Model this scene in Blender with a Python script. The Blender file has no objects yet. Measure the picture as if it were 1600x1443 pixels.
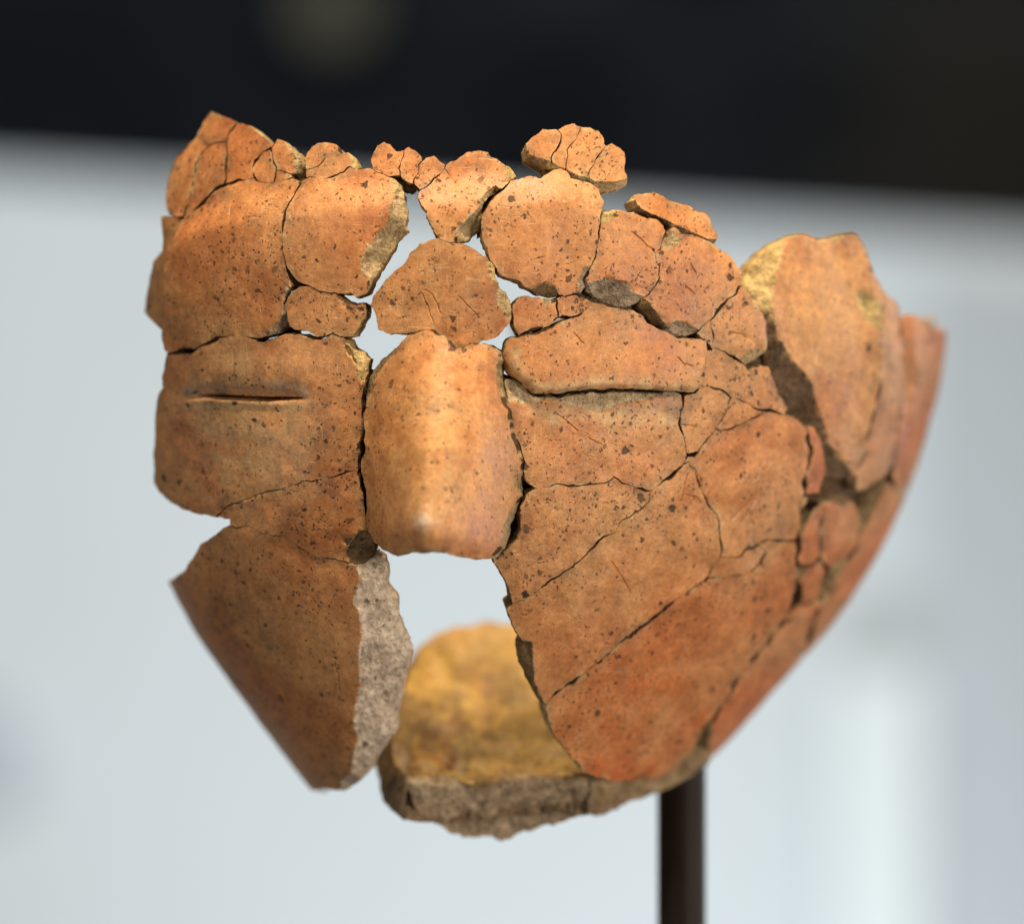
import bpy, math, random
import numpy as np
from mathutils import Vector, noise
from mathutils.geometry import delaunay_2d_cdt

random.seed(7)
rng = np.random.default_rng(7)
scene = bpy.context.scene

# ------------------------------------------------------------------ units
# one "unit" is one pixel of the photograph at the focus distance
S = 0.24 / 1600.0            # metres per unit
F = 10667.0                  # camera distance in units (1.6 m)
CX, CY = 800.0, 721.5

# ------------------------------------------------------------------ camera
cam_d = bpy.data.cameras.new('camera')
cam = bpy.data.objects.new('camera', cam_d)
scene.collection.objects.link(cam)
cam.location = (0, -F * S, 0)
cam.rotation_euler = (math.pi / 2, 0, 0)
cam_d.sensor_width = 36.0
cam_d.lens = 36.0 * (F * S) / 0.24
cam_d.clip_start = 0.05
cam_d.clip_end = 50
cam_d.dof.use_dof = True
cam_d.dof.focus_distance = F * S - 0.002
cam_d.dof.aperture_fstop = 4.4
cam_d.dof.aperture_blades = 9
scene.camera = cam

# ------------------------------------------------------------------ world and lamps
world = bpy.data.worlds.new('World')
scene.world = world
world.use_nodes = True
bgn = world.node_tree.nodes['Background']
bgn.inputs[0].default_value = (1.0, 0.90, 0.78, 1)
bgn.inputs[1].default_value = 0.15

scene.view_settings.view_transform = 'Standard'
scene.view_settings.look = 'None'
scene.view_settings.exposure = 0.0
scene.view_settings.gamma = 1.0
scene.render.film_transparent = False


def area(name, loc, target, size, power, col, size_y=None):
    d = bpy.data.lights.new(name, 'AREA')
    d.shape = 'RECTANGLE'
    d.size = size
    d.size_y = size_y or size
    d.energy = power
    d.color = col
    o = bpy.data.objects.new(name, d)
    scene.collection.objects.link(o)
    o.location = loc
    v = Vector(target) - Vector(loc)
    o.rotation_euler = v.to_track_quat('-Z', 'Y').to_euler()
    return o


def spot(name, loc, target, power, col, ang, blend=1.0, rad=0.05):
    d = bpy.data.lights.new(name, 'SPOT')
    d.energy = power
    d.color = col
    d.spot_size = math.radians(ang)
    d.spot_blend = blend
    d.shadow_soft_size = rad
    o = bpy.data.objects.new(name, d)
    scene.collection.objects.link(o)
    o.location = loc
    o.rotation_euler = (Vector(target) - Vector(loc)).to_track_quat('-Z', 'Y').to_euler()
    return o


area('ceiling_spot', (0.07, -0.40, 0.98), (0.0, 0.03, 0.0), 0.10, 14.0, (1.0, 0.79, 0.53))
spot('overhead_spot', (0.02, 0.07, 1.02), (0.0, 0.065, 0.0), 26.0, (1.0, 0.80, 0.50), 24, 0.6, 0.05)
spot('right_spot', (1.15, -1.05, 0.02), (0.0, 0.02, -0.03), 60.0, (1.0, 0.85, 0.69), 22, 0.5, 0.16)
spot('left_spot', (-0.75, -1.05, 0.62), (0.0, 0.02, -0.02), 25.0, (1.0, 0.84, 0.64), 20, 0.5, 0.25)
area('side_light', (1.05, 0.46, 0.05), (0.08, 0.08, 0.0), 0.5, 4.0, (0.98, 0.97, 1.0))
spot('wall_spot', (-0.30, 0.15, 0.80), (-0.12, 1.28, -0.08), 37.0, (0.74, 0.88, 1.0), 58)
spot('wall_fill_below', (0.16, 0.72, -0.62), (0.04, 1.28, -0.16), 15.0, (0.86, 0.95, 1.0), 70, 1.0, 0.08)  # unseen fill added below the frame to brighten the lower wall


# ------------------------------------------------------------------ materials
def new_mat(name):
    m = bpy.data.materials.new(name)
    m.use_nodes = True
    nt = m.node_tree
    nt.nodes.clear()
    out = nt.nodes.new('ShaderNodeOutputMaterial')
    b = nt.nodes.new('ShaderNodeBsdfPrincipled')
    nt.links.new(b.outputs[0], out.inputs[0])
    return m, nt, b


class NT:
    def __init__(s, nt):
        s.nt = nt

    def n(s, t, **kw):
        o = s.nt.nodes.new(t)
        for k, v in kw.items():
            if k.startswith('i_'):
                key = k[2:]
                key = int(key) if key.isdigit() else key
                o.inputs[key].default_value = v
            else:
                setattr(o, k, v)
        return o

    def l(s, a, b):
        s.nt.links.new(a, b)

    def math(s, op, a, b=None, c=None):
        o = s.nt.nodes.new('ShaderNodeMath')
        o.operation = op
        for i, x in enumerate((a, b, c)):
            if x is None:
                continue
            if isinstance(x, (int, float)):
                o.inputs[i].default_value = x
            else:
                s.l(x, o.inputs[i])
        return o.outputs[0]

    def mix(s, fac, a, b, mode='MIX'):
        o = s.nt.nodes.new('ShaderNodeMix')
        o.data_type = 'RGBA'
        o.blend_type = mode
        for sock, x in ((o.inputs[0], fac), (o.inputs[6], a), (o.inputs[7], b)):
            if isinstance(x, (int, float)):
                sock.default_value = x
            elif isinstance(x, tuple):
                sock.default_value = x + (1,) if len(x) == 3 else x
            else:
                s.l(x, sock)
        return o.outputs[2]

    def ramp(s, fac, lo, hi, a=0.0, b=1.0):
        o = s.nt.nodes.new('ShaderNodeMapRange')
        o.interpolation_type = 'SMOOTHSTEP'
        s.l(fac, o.inputs[0])
        o.inputs[1].default_value = lo
        o.inputs[2].default_value = hi
        o.inputs[3].default_value = a
        o.inputs[4].default_value = b
        return o.outputs[0]

    def noise(s, vec, scale, detail=4, rough=0.55):
        o = s.n('ShaderNodeTexNoise')
        s.l(vec, o.inputs['Vector'])
        o.inputs['Scale'].default_value = scale
        o.inputs['Detail'].default_value = detail
        o.inputs['Roughness'].default_value = rough
        return o


def speck_mask(t, pos, scale, keep, rmin, rmax, dens, soft=0.05):
    """dark grog grains and pits: Voronoi cells of random radius, only some of them kept"""
    v = t.n('ShaderNodeTexVoronoi')
    v.feature = 'F1'
    t.l(pos, v.inputs['Vector'])
    v.inputs['Scale'].default_value = scale
    sep = t.n('ShaderNodeSeparateColor')
    t.l(v.outputs['Color'], sep.inputs[0])
    rad = t.ramp(sep.outputs[1], 0.0, 1.0, rmin, rmax)
    kp = t.math('GREATER_THAN', t.math('ADD', sep.outputs[0], dens), keep)
    d = t.math('SUBTRACT', rad, v.outputs['Distance'])
    m = t.ramp(d, 0.0, soft)
    return t.math('MULTIPLY', m, kp), sep.outputs[2]


def clay_material(name, fracture=False):
    m, nt, b = new_mat(name)
    t = NT(nt)
    geo = t.n('ShaderNodeNewGeometry')
    pos = geo.outputs['Position']
    # ragged grain outlines: warp the coordinates a little
    wn = t.noise(pos, 620, 4, 0.7)
    warp = t.n('ShaderNodeVectorMath', operation='SCALE')
    sub = t.n('ShaderNodeVectorMath', operation='SUBTRACT')
    t.l(wn.outputs['Color'], sub.inputs[0])
    sub.inputs[1].default_value = (0.5, 0.5, 0.5)
    t.l(sub.outputs[0], warp.inputs[0])
    warp.inputs['Scale'].default_value = 0.0026
    add = t.n('ShaderNodeVectorMath', operation='ADD')
    t.l(pos, add.inputs[0])
    t.l(warp.outputs[0], add.inputs[1])
    wpos = add.outputs[0]

    att = t.n('ShaderNodeAttribute', attribute_name='frac' if fracture else 'tint')
    base = att.outputs['Color']
    n1 = t.noise(pos, 38, 5, 0.6)
    n2 = t.noise(pos, 150, 5, 0.65)
    n3 = t.noise(pos, 700, 4, 0.7)
    n4 = t.noise(pos, 2600, 3, 0.65)
    dens = t.ramp(t.noise(pos, 62, 3).outputs['Fac'], 0.36, 0.66, -0.24, 0.20)
    oi = t.n('ShaderNodeObjectInfo')
    dens = t.math('ADD', dens, t.math('MULTIPLY', t.math('SUBTRACT', oi.outputs['Random'], 0.5), 0.28))

    big, bigr = speck_mask(t, wpos, 290, 0.80, 0.08, 0.32, dens)
    mid, midr = speck_mask(t, wpos, 600, 0.70, 0.10, 0.36, dens)
    sml, smlr = speck_mask(t, wpos, 1300, 0.64, 0.14, 0.42, dens)

    if not fracture:
        c = t.mix(t.ramp(n1.outputs['Fac'], 0.40, 0.64, 0, 0.48), base, (0.54, 0.32, 0.145))
        c = t.mix(t.ramp(n1.outputs['Fac'], 0.50, 0.30, 0, 0.45), c, (0.40, 0.125, 0.042))
        c = t.mix(1.0, c, t.mix(t.ramp(n2.outputs['Fac'], 0.3, 0.7), (0.80, 0.78, 0.76), (1.14, 1.12, 1.08)), 'MULTIPLY')
        c = t.mix(1.0, c, t.mix(t.ramp(n3.outputs['Fac'], 0.3, 0.7), (0.82, 0.81, 0.80), (1.15, 1.15, 1.15)), 'MULTIPLY')
        c = t.mix(1.0, c, t.mix(t.ramp(n4.outputs['Fac'], 0.32, 0.68), (0.88, 0.87, 0.86), (1.1, 1.1, 1.1)), 'MULTIPLY')
        # pale worn flecks and fine scratches
        mp = t.n('ShaderNodeMapping')
        t.l(pos, mp.inputs[0])
        mp.inputs['Rotation'].default_value = (0.3, 0.7, 0.2)
        mp.inputs['Scale'].default_value = (1.0, 1.0, 0.07)
        sc = t.noise(mp.outputs[0], 1900, 2, 0.5)
        mp2 = t.n('ShaderNodeMapping')
        t.l(pos, mp2.inputs[0])
        mp2.inputs['Rotation'].default_value = (0.1, -0.9, 0.4)
        mp2.inputs['Scale'].default_value = (0.07, 1.0, 1.0)
        sc2 = t.noise(mp2.outputs[0], 1900, 2, 0.5)
        patch = t.ramp(t.noise(pos, 80, 3).outputs['Fac'], 0.40, 0.62)
        scr = t.math('MULTIPLY', t.math('MAXIMUM', t.ramp(sc.outputs['Fac'], 0.63, 0.70), t.ramp(sc2.outputs['Fac'], 0.63, 0.70)), patch)
        c = t.mix(t.math('MULTIPLY', scr, 0.55), c, (0.68, 0.50, 0.30))
        # greyish burial stains
        st = t.math('MULTIPLY', t.ramp(t.noise(pos, 85, 6, 0.75).outputs['Fac'], 0.55, 0.72), 0.6)
        c = t.mix(st, c, (0.22, 0.145, 0.085))
        gr = t.math('MULTIPLY', t.ramp(t.noise(pos, 330, 5, 0.75).outputs['Fac'], 0.62, 0.70), t.ramp(dens, -0.1, 0.15, 0.1, 0.75))
        c = t.mix(gr, c, (0.085, 0.06, 0.045))
        pale = t.math('MULTIPLY', t.ramp(t.noise(pos, 480, 4, 0.7).outputs['Fac'], 0.63, 0.72), 0.5)
        c = t.mix(pale, c, (0.66, 0.46, 0.27))
        bigd, midd, smld = 0.97, 0.95, 0.88
        dark = (0.028, 0.017, 0.013)
    else:
        c = t.mix(1.0, base, t.mix(t.ramp(n2.outputs['Fac'], 0.32, 0.66), (0.66, 0.62, 0.57), (1.18, 1.16, 1.10)), 'MULTIPLY')
        c = t.mix(1.0, c, t.mix(t.ramp(n3.outputs['Fac'], 0.34, 0.64), (0.74, 0.72, 0.70), (1.15, 1.15, 1.15)), 'MULTIPLY')
        bigd, midd, smld = 0.85, 0.75, 0.38
        dark = (0.04, 0.028, 0.018)
    rr = t.math('ADD', 0.5, t.math('MULTIPLY', bigr, 0.5))
    c = t.mix(t.math('MULTIPLY', t.math('MULTIPLY', big, bigd), rr), c, dark)
    rr = t.math('ADD', 0.55, t.math('MULTIPLY', midr, 0.45))
    c = t.mix(t.math('MULTIPLY', t.math('MULTIPLY', mid, midd), rr), c, dark)
    c = t.mix(t.math('MULTIPLY', sml, smld), c, dark)
    t.l(c, b.inputs['Base Color'])
    pits = t.math('ADD', t.math('MULTIPLY', big, 0.6), t.math('ADD', t.math('MULTIPLY', mid, 0.4), t.math('MULTIPLY', sml, 0.25)))
    if not fracture:
        rg = t.ramp(n2.outputs['Fac'], 0.3, 0.7, 0.38, 0.56)
        t.l(t.math('ADD', rg, t.math('MULTIPLY', pits, 0.3)), b.inputs['Roughness'])
        b.inputs['Specular IOR Level'].default_value = 0.42
        h = t.math('SUBTRACT', t.math('ADD', t.math('MULTIPLY', n2.outputs['Fac'], 0.9), t.math('ADD', t.math('MULTIPLY', n3.outputs['Fac'], 0.34), t.math('MULTIPLY', n4.outputs['Fac'], 0.04))), pits)
        h = t.math('SUBTRACT', h, t.math('MULTIPLY', scr, 0.25))
        bs, bd = 0.6, 0.0006
    else:
        b.inputs['Roughness'].default_value = 0.92
        b.inputs['Specular IOR Level'].default_value = 0.2
        h = t.math('SUBTRACT', t.math('ADD', t.math('MULTIPLY', n2.outputs['Fac'], 2.5), t.math('MULTIPLY', n3.outputs['Fac'], 1.2)), pits)
        bs, bd = 0.9, 0.0014
    bp = t.n('ShaderNodeBump')
    bp.inputs['Strength'].default_value = bs
    bp.inputs['Distance'].default_value = bd
    t.l(h, bp.inputs['Height'])
    t.l(bp.outputs[0], b.inputs['Normal'])
    return m


M_SKIN = clay_material('burnished_terracotta')
M_FRAC = clay_material('fractured_clay', True)


def plain_mat(name, col, rough, vary=0.1, scale=6.0, spec=0.3, metal=0.0):
    m, nt, b = new_mat(name)
    t = NT(nt)
    geo = t.n('ShaderNodeNewGeometry')
    nn = t.noise(geo.outputs['Position'], scale, 4)
    c = t.mix(1.0, col, t.mix(t.ramp(nn.outputs['Fac'], 0.3, 0.7), (1 - vary,) * 3, (1 + vary,) * 3), 'MULTIPLY')
    t.l(c, b.inputs['Base Color'])
    b.inputs['Roughness'].default_value = rough
    b.inputs['Specular IOR Level'].default_value = spec
    b.inputs['Metallic'].default_value = metal
    return m


# ------------------------------------------------------------------ the vessel's wall as a surface
# silhouettes read at the photograph's scale: y, left, right
SIL = np.array([
    (120, 310, 1290), (180, 283, 1360), (240, 256, 1410), (300, 230, 1442), (400, 213, 1468), (500, 210, 1478), (560, 214, 1477),
    (640, 219, 1460), (700, 222, 1443), (760, 227, 1423), (840, 241, 1387), (905, 266, 1350), (980, 308, 1297), (1040, 350, 1246),
    (1100, 393, 1190), (1150, 430, 1142), (1190, 460, 1100), (1230, 492, 1055), (1300, 560, 980), (1360, 640, 900)], float)
B0 = 520.0
TILT = 0.20
KB = 0.85


def _smooth(arr, k=3):
    for _ in range(k):
        arr = np.convolve(np.r_[arr[0] * 2 - arr[1], arr, arr[-1] * 2 - arr[-2]], [0.25, 0.5, 0.25], 'valid')
    return arr


_yy = np.linspace(120, 1360, 125)
_l = _smooth(np.interp(_yy, SIL[:, 0], SIL[:, 1]), 20)
_r = _smooth(np.interp(_yy, SIL[:, 0], SIL[:, 2]), 20)
_kl, _kr = (F + B0 - 120) / F, (F + B0 + 120) / F
_V = (_yy - CY) * (F + B0) / F
_XL = (_l - CX) * _kl
_XR = (_r - CX) * _kr
_XC = 0.5 * (_XL + _XR)
_A = 0.5 * (_XR - _XL)
U0 = 600.0


def pXC(v):
    return np.interp(v, _V, _XC)


def pA(v):
    return np.interp(v, _V, _A)


def base3(u, v):
    th = u / U0
    a = pA(v)
    b = KB * (0.42 * 615 + 0.58 * a)
    x = pXC(v) + a * np.sin(th)
    d = B0 - b * np.cos(th) + TILT * a * np.sin(th)
    return np.stack([x, d, v], -1)          # x right, d away, v down


def to_px(p):
    k = F / (F + p[..., 1])
    return np.stack([CX + p[..., 0] * k, CY + p[..., 2] * k], -1)


_A97 = math.asin(0.97)


def inv(px, py):
    """photo point -> wall coordinates (u, v); the outermost rim is carried round behind the silhouette"""
    px = np.asarray(px, float)
    py = np.asarray(py, float)
    D = np.zeros_like(px)
    th = np.zeros_like(px)
    v = py - CY
    for _ in range(40):
        k = (F + D) / F
        X = (px - CX) * k
        v = (py - CY) * k
        a = pA(v)
        s = np.clip((X - pXC(v)) / a, -1.0, 1.0)
        sa = np.abs(s)
        t = np.where(sa <= 0.97, np.arcsin(np.clip(sa, 0, 0.97)), _A97 + (sa - 0.97) / 0.03 * (math.radians(106) - _A97))
        th = np.sign(s) * t
        Dn = base3(th * U0, v)[..., 1]
        D = 0.5 * D + 0.5 * Dn
    return th * U0, v


class Wall:
    """fragments of the vessel wall"""
    step = 5.5

    def to_dom(s, p):
        u, v = inv(p[:, 0], p[:, 1])
        return np.stack([u, v], -1)

    def from_dom(s, q):
        return to_px(base3(q[:, 0], q[:, 1]))

    def pos(s, q, p):
        return base3(q[:, 0], q[:, 1])

    def nrm(s, q, p):
        e = 2.0
        du = base3(q[:, 0] + e, q[:, 1]) - base3(q[:, 0] - e, q[:, 1])
        dv = base3(q[:, 0], q[:, 1] + e) - base3(q[:, 0], q[:, 1] - e)
        n = np.cross(dv, du)
        n /= np.linalg.norm(n, axis=1, keepdims=True)
        n *= np.where((n[:, 1] * -np.cos(q[:, 0] / U0) + n[:, 0] * np.sin(q[:, 0] / U0)) < 0, -1, 1)[:, None]
        return n


class RearWall(Wall):
    """fragments authored straight in wall coordinates (degrees round, units down)"""
    step = 9.0

    def to_dom(s, p):
        return np.stack([np.radians(p[:, 0]) * U0, p[:, 1]], -1)

    def from_dom(s, q):
        return np.stack([np.degrees(q[:, 0] / U0), q[:, 1]], -1)


NDIR = np.array([-0.20, -0.98, 0.0])


_NT = np.linspace(-140, 150, 291)
_NP = np.interp(_NT, [-140, -114, -104, -88, -66, -42, -18, 0, 22, 48, 68, 92, 116, 128, 150],
                [0, 0.0, 0.17, 0.38, 0.63, 0.855, 0.98, 1, 0.955, 0.82, 0.68, 0.44, 0.20, 0.05, 0])
_NP = np.convolve(np.r_[[_NP[0]] * 8, _NP, [_NP[-1]] * 8], np.hanning(17) / np.hanning(17).sum(), 'valid')


_HY = np.arange(480, 921, 1.0)
_HV = np.interp(_HY, [480, 500, 530, 560, 620, 700, 760, 800, 830, 850, 865, 880, 920], [20, 26, 40, 58, 94, 136, 158, 172, 182, 182, 172, 152, 90])
_gk = np.exp(-(np.arange(-36, 37) / 14.0) ** 2)
_HV = np.convolve(np.r_[[_HV[0]] * 36, _HV, [_HV[-1]] * 36], _gk / _gk.sum(), 'valid')


def nose_h(p):
    x, y = p[:, 0], p[:, 1]
    xc = np.interp(y, [515, 600, 700, 800, 870], [704, 692, 688, 684, 684])
    w = np.interp(y, [515, 560, 640, 720, 870], [0.74, 0.86, 0.95, 1.0, 0.98])
    prof = np.interp((x - xc) / w, _NT, _NP)
    H = np.interp(y, _HY, _HV)
    tip = 7 * np.exp(-((x - 664) / 34.0) ** 2 - ((y - 812) / 24.0) ** 2)
    return H * prof + tip


class Nose(Wall):
    step = 5.0

    def to_dom(s, p):
        return p.copy()

    def from_dom(s, q):
        return q.copy()

    def _base(s, p):
        h = nose_h(p)
        k = (F - 60) / F
        bx = p[:, 0] - h * NDIR[0] * k
        u, v = inv(bx, p[:, 1])
        return base3(u, v), h

    def pos(s, q, p):
        b, h = s._base(p)
        return b + h[:, None] * NDIR

    def nrm(s, q, p):
        return np.tile(np.array([-0.2, -0.98, 0.0]), (len(p), 1))


def ray3(p, D):
    k = (F + D) / F
    return np.stack([(p[:, 0] - CX) * k, D, (p[:, 1] - CY) * k], -1)


class Bowl:
    """the thick bottom of the vessel: inside seen above, its broken front edge below"""
    step = 6.0

    def to_dom(s, p):
        return p.copy()

    def from_dom(s, q):
        return q.copy()

    def D(s, p):
        x, y = p[:, 0], p[:, 1]
        lip = 1214 + 8 * np.sin((x - 600) / 60.0)
        up = np.clip((lip - y) / 250.0, 0, 1.3)
        dn = np.clip((y - lip) / 100.0, 0, 1.3)
        D = 228 + 470 * up ** 0.8 + 26 * dn + 30 * dn ** 2
        D = D - 130 * np.clip(((x - 830) / 260.0), -1.2, 1.2) ** 2 * (0.35 + up)
        return D

    def pos(s, q, p):
        return ray3(p, s.D(p))

    def nrm(s, q, p):
        e = 3.0
        P = lambda dx, dy: s.pos(None, p + np.array([dx, dy]))
        pos = lambda a: ray3(a, s.D(a))
        du = pos(p + [e, 0]) - pos(p - [e, 0])
        dv = pos(p + [0, e]) - pos(p - [0, e])
        n = np.cross(du, dv)
        n /= np.linalg.norm(n, axis=1, keepdims=True)
        n *= np.where(n[:, 1] > 0, -1, 1)[:, None]
        return n


class BaseEdge(Bowl):
    def D(s, p):
        x, y = p[:, 0], p[:, 1]
        return 290 + 0.75 * (x - 920) + 0.3 * (y - 1215)


WALL, REAR, NOSE, BOWL, BEDGE = Wall(), RearWall(), Nose(), Bowl(), BaseEdge()


# ------------------------------------------------------------------ tracing frames (crops the outlines were read in)
def frame(x0, y0, s):
    return lambda *pts: [(x0 + a * s, y0 + b * s) for a, b in pts]


A = frame(210, 160, 300 / 1443)
Bf = frame(440, 200, 300 / 1443)
C = frame(640, 180, 360 / 1443)
Df = frame(880, 260, 360 / 1443)
E = frame(210, 440, 400 / 1443)
Ff = frame(540, 360, 300 / 1443)
G = frame(540, 600, 300 / 1443)
H = frame(760, 440, 400 / 1443)
I = frame(240, 780, 440 / 1323)
J = frame(580, 940, 540 / 1600)
K = frame(760, 720, 500 / 1443)
L = frame(1100, 340, 400 / 1154)
Mf = frame(1040, 720, 440 / 1270)

# tones of broken clay
T_BEIGE = (0.56, 0.43, 0.25)
T_YELL = (0.66, 0.50, 0.24)
T_GREY = (0.56, 0.47, 0.37)
T_PINK = (0.86, 0.74, 0.63)
T_BROWN = (0.24, 0.165, 0.11)
T_DIRT = (0.26, 0.18, 0.10)
T_RUST = (0.30, 0.16, 0.08)

SH = []   # fragments


def sherd(name, pts, surf=WALL, step=None, chips=(), th=48, lift=0.0, tone=T_BEIGE, mat='skin', label=None, jit=1.0, rim=1.6, tint=None):
    SH.append(dict(step=step, name=name, pts=list(pts), surf=surf, chips=list(chips), th=th, lift=lift, tone=tone, mat=mat, label=label, jit=jit, rim=rim, tint=tint))


def chip(region, border, tone=T_BEIGE, k=0.8, maxd=40, rough=3.0):
    return dict(region=list(region), border=list(border), tone=tone, k=k, maxd=maxd, rough=rough)


# --- forehead, at the viewer's left
sherd('sherd', A((575, 65), (620, 88), (670, 95), (720, 125), (765, 155), (740, 195), (712, 250), (697, 298), (640, 295), (590, 305), (558, 325), (510, 280), (460, 250), (490, 190), (520, 130)))
sherd('sherd', A((460, 250), (510, 280), (558, 325), (500, 390), (455, 470), (445, 580), (415, 700), (392, 800), (385, 880), (290, 858), (255, 850), (243, 780), (243, 620), (280, 500), (330, 400), (390, 350), (420, 300)))
sherd('sherd', A((558, 325), (590, 305), (640, 295), (697, 298), (690, 400), (685, 500), (680, 612), (640, 627), (600, 657), (550, 717), (500, 772), (440, 842), (385, 880), (392, 800), (415, 700), (445, 580), (455, 470), (500, 390)))
sherd('sherd', A((765, 155), (800, 145), (850, 160), (880, 180), (920, 220), (950, 250), (985, 255), (1010, 285), (1050, 300), (1015, 335), (960, 370), (900, 430), (885, 490), (885, 560), (840, 575), (760, 595), (680, 612), (685, 500), (690, 400), (697, 298), (712, 250), (740, 195)))
sherd('sherd', A((1015, 335), (960, 370), (900, 430), (885, 490), (885, 560), (920, 585), (960, 600), (1040, 602), (1060, 560), (1060, 515), (1050, 470), (1022, 400)), rim=2.2)
sherd('sherd', A((1050, 300), (1075, 270), (1130, 290), (1165, 345), (1215, 360), (1240, 410), (1245, 470), (1225, 520), (1185, 540), (1110, 515), (1060, 515), (1050, 470), (1022, 400), (1015, 335)),
      chips=[chip(A((1150, 300), (1260, 400), (1270, 500), (1190, 560), (1200, 470), (1190, 380)), A((1165, 330), (1195, 370), (1212, 430), (1200, 500), (1185, 540)), T_BEIGE)])
sherd('sherd', A((1060, 515), (1110, 515), (1185, 540), (1190, 568), (1120, 590), (1040, 602), (1060, 560)))
sherd('temple_sherd', A((200, 850), (290, 862), (372, 885), (345, 1000), (330, 1100), (310, 1250)) + E((225, 20), (207, 150), (180, 300), (110, 230), (62, 170), (80, 30)) + A((110, 1380), (150, 1200), (215, 1110), (215, 960)), lift=1, jit=0.5, tint=(0.47, 0.225, 0.085))
sherd('sherd', A((385, 880), (440, 842), (500, 772), (550, 717), (600, 657), (640, 627), (680, 612), (760, 595), (840, 575), (885, 560), (920, 585), (960, 600), (1040, 602), (1120, 590), (1190, 568), (1245, 585))
      + Bf((155, 430), (115, 495), (82, 620), (57, 740), (55, 900), (67, 1035), (82, 1100), (98, 1200)) + E((890, 60), (868, 110), (865, 190), (855, 250), (800, 290), (755, 315), (720, 325), (640, 303), (560, 302), (480, 328), (400, 360), (330, 385), (270, 396), (200, 395), (182, 300), (207, 150), (225, 20))
      + A((310, 1250), (330, 1100), (345, 1000), (372, 885)), rim=1.8,
      chips=[chip(E((880, 30), (910, 60), (875, 280), (740, 340), (800, 240), (850, 180)), E((880, 40), (850, 110), (845, 180), (800, 240), (770, 300)), T_GREY, 1.0)])
sherd('sherd', Bf((165, 300), (185, 210), (225, 130), (265, 105), (340, 100), (400, 120), (425, 160), (390, 175), (340, 230), (290, 275), (240, 303), (180, 317)))
sherd('sherd', Bf((390, 175), (425, 160), (440, 190), (500, 180), (540, 210), (550, 240), (585, 280), (560, 312), (500, 308), (460, 342), (400, 352), (350, 380), (290, 387), (230, 368), (190, 375), (170, 335), (180, 317), (240, 303), (290, 275), (340, 230)),
      chips=[chip(Bf((490, 170), (600, 260), (590, 320), (500, 320), (520, 250)), Bf((500, 180), (530, 230), (510, 270), (505, 310)), T_YELL)])
sherd('sherd', Bf((155, 430), (165, 392), (230, 372), (290, 391), (350, 384), (400, 356), (460, 345), (500, 318), (560, 318), (640, 300), (690, 310), (740, 340), (810, 370), (850, 390), (905, 420), (915, 470), (925, 580), (945, 680), (935, 740), (960, 770), (920, 800), (880, 840), (850, 900), (790, 990), (750, 1060), (720, 1120), (670, 1190), (650, 1240), (570, 1280), (530, 1255), (480, 1250), (430, 1240), (370, 1240), (310, 1230), (240, 1195), (160, 1170), (120, 1110), (90, 1060), (67, 1035), (55, 900), (57, 740), (82, 620), (115, 495)),
      chips=[chip(Bf((850, 385), (1000, 400), (1000, 800), (720, 1160), (620, 1090), (620, 1030), (640, 950), (690, 880), (720, 800), (780, 760), (825, 700), (835, 600), (855, 500)),
                  Bf((850, 390), (885, 450), (855, 500), (835, 600), (825, 700), (780, 760), (720, 800), (690, 880), (640, 950), (625, 1030), (630, 1090), (680, 1130)), T_BEIGE, 0.55, 45, 4.5)])
sherd('sherd', E((885, 90), (910, 55), (960, 30), (1020, 38), (1060, 60), (1110, 70), (1150, 75), (1200, 110), (1240, 125), (1290, 120), (1312, 140), (1300, 200), (1270, 260), (1240, 310), (1190, 315), (1120, 290), (1040, 320), (980, 280), (920, 272), (880, 250), (867, 190)),
      chips=[chip(E((1150, 80), (1330, 110), (1330, 160), (1200, 165)), E((1155, 100), (1190, 150), (1250, 145), (1300, 150)), T_RUST, 0.5, 12, 2)])

# --- forehead, middle
sherd('sherd', Bf((665, 255), (690, 190), (720, 130), (770, 107), (820, 115), (850, 160), (870, 180), (915, 170), (915, 210), (900, 260), (888, 300), (885, 352), (820, 350), (750, 325), (700, 300)))
sherd('sherd', Bf((915, 170), (960, 150), (1010, 170), (1050, 205), (1060, 240), (1035, 270), (1025, 320), (1005, 370), (990, 430), (960, 420), (920, 385), (885, 352), (888, 300), (900, 260), (915, 210)))
sherd('sherd', Bf((1060, 240), (1090, 225), (1140, 210), (1180, 240), (1235, 265), (1225, 290), (1180, 350), (1120, 410), (1090, 445), (1040, 475), (990, 430), (1005, 370), (1025, 320), (1035, 270)))
sherd('sherd', C((238, 293), (270, 280), (330, 250), (400, 220), (440, 215), (490, 235), (510, 260), (560, 270), (600, 310), (630, 310), (660, 340), (670, 380), (640, 420), (560, 470), (500, 510), (460, 570), (445, 650), (440, 720), (400, 760), (350, 795), (290, 805), (230, 800), (180, 780), (150, 740), (125, 680), (115, 620), (70, 580), (60, 530))
      + Bf((1040, 475), (1090, 445), (1120, 410), (1180, 350), (1225, 290)),
      chips=[chip(C((280, 830), (300, 700), (420, 600), (430, 530), (520, 460), (600, 470), (470, 640), (450, 740), (340, 830)), C((300, 800), (300, 720), (350, 670), (400, 620), (430, 590), (440, 540), (490, 480)), T_BEIGE, 0.7, 35, 3.5),
             chip(C((590, 300), (640, 300), (690, 350), (680, 400), (620, 440)), C((600, 310), (610, 370), (610, 430)), T_YELL, 0.6, 20, 2)])
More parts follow.
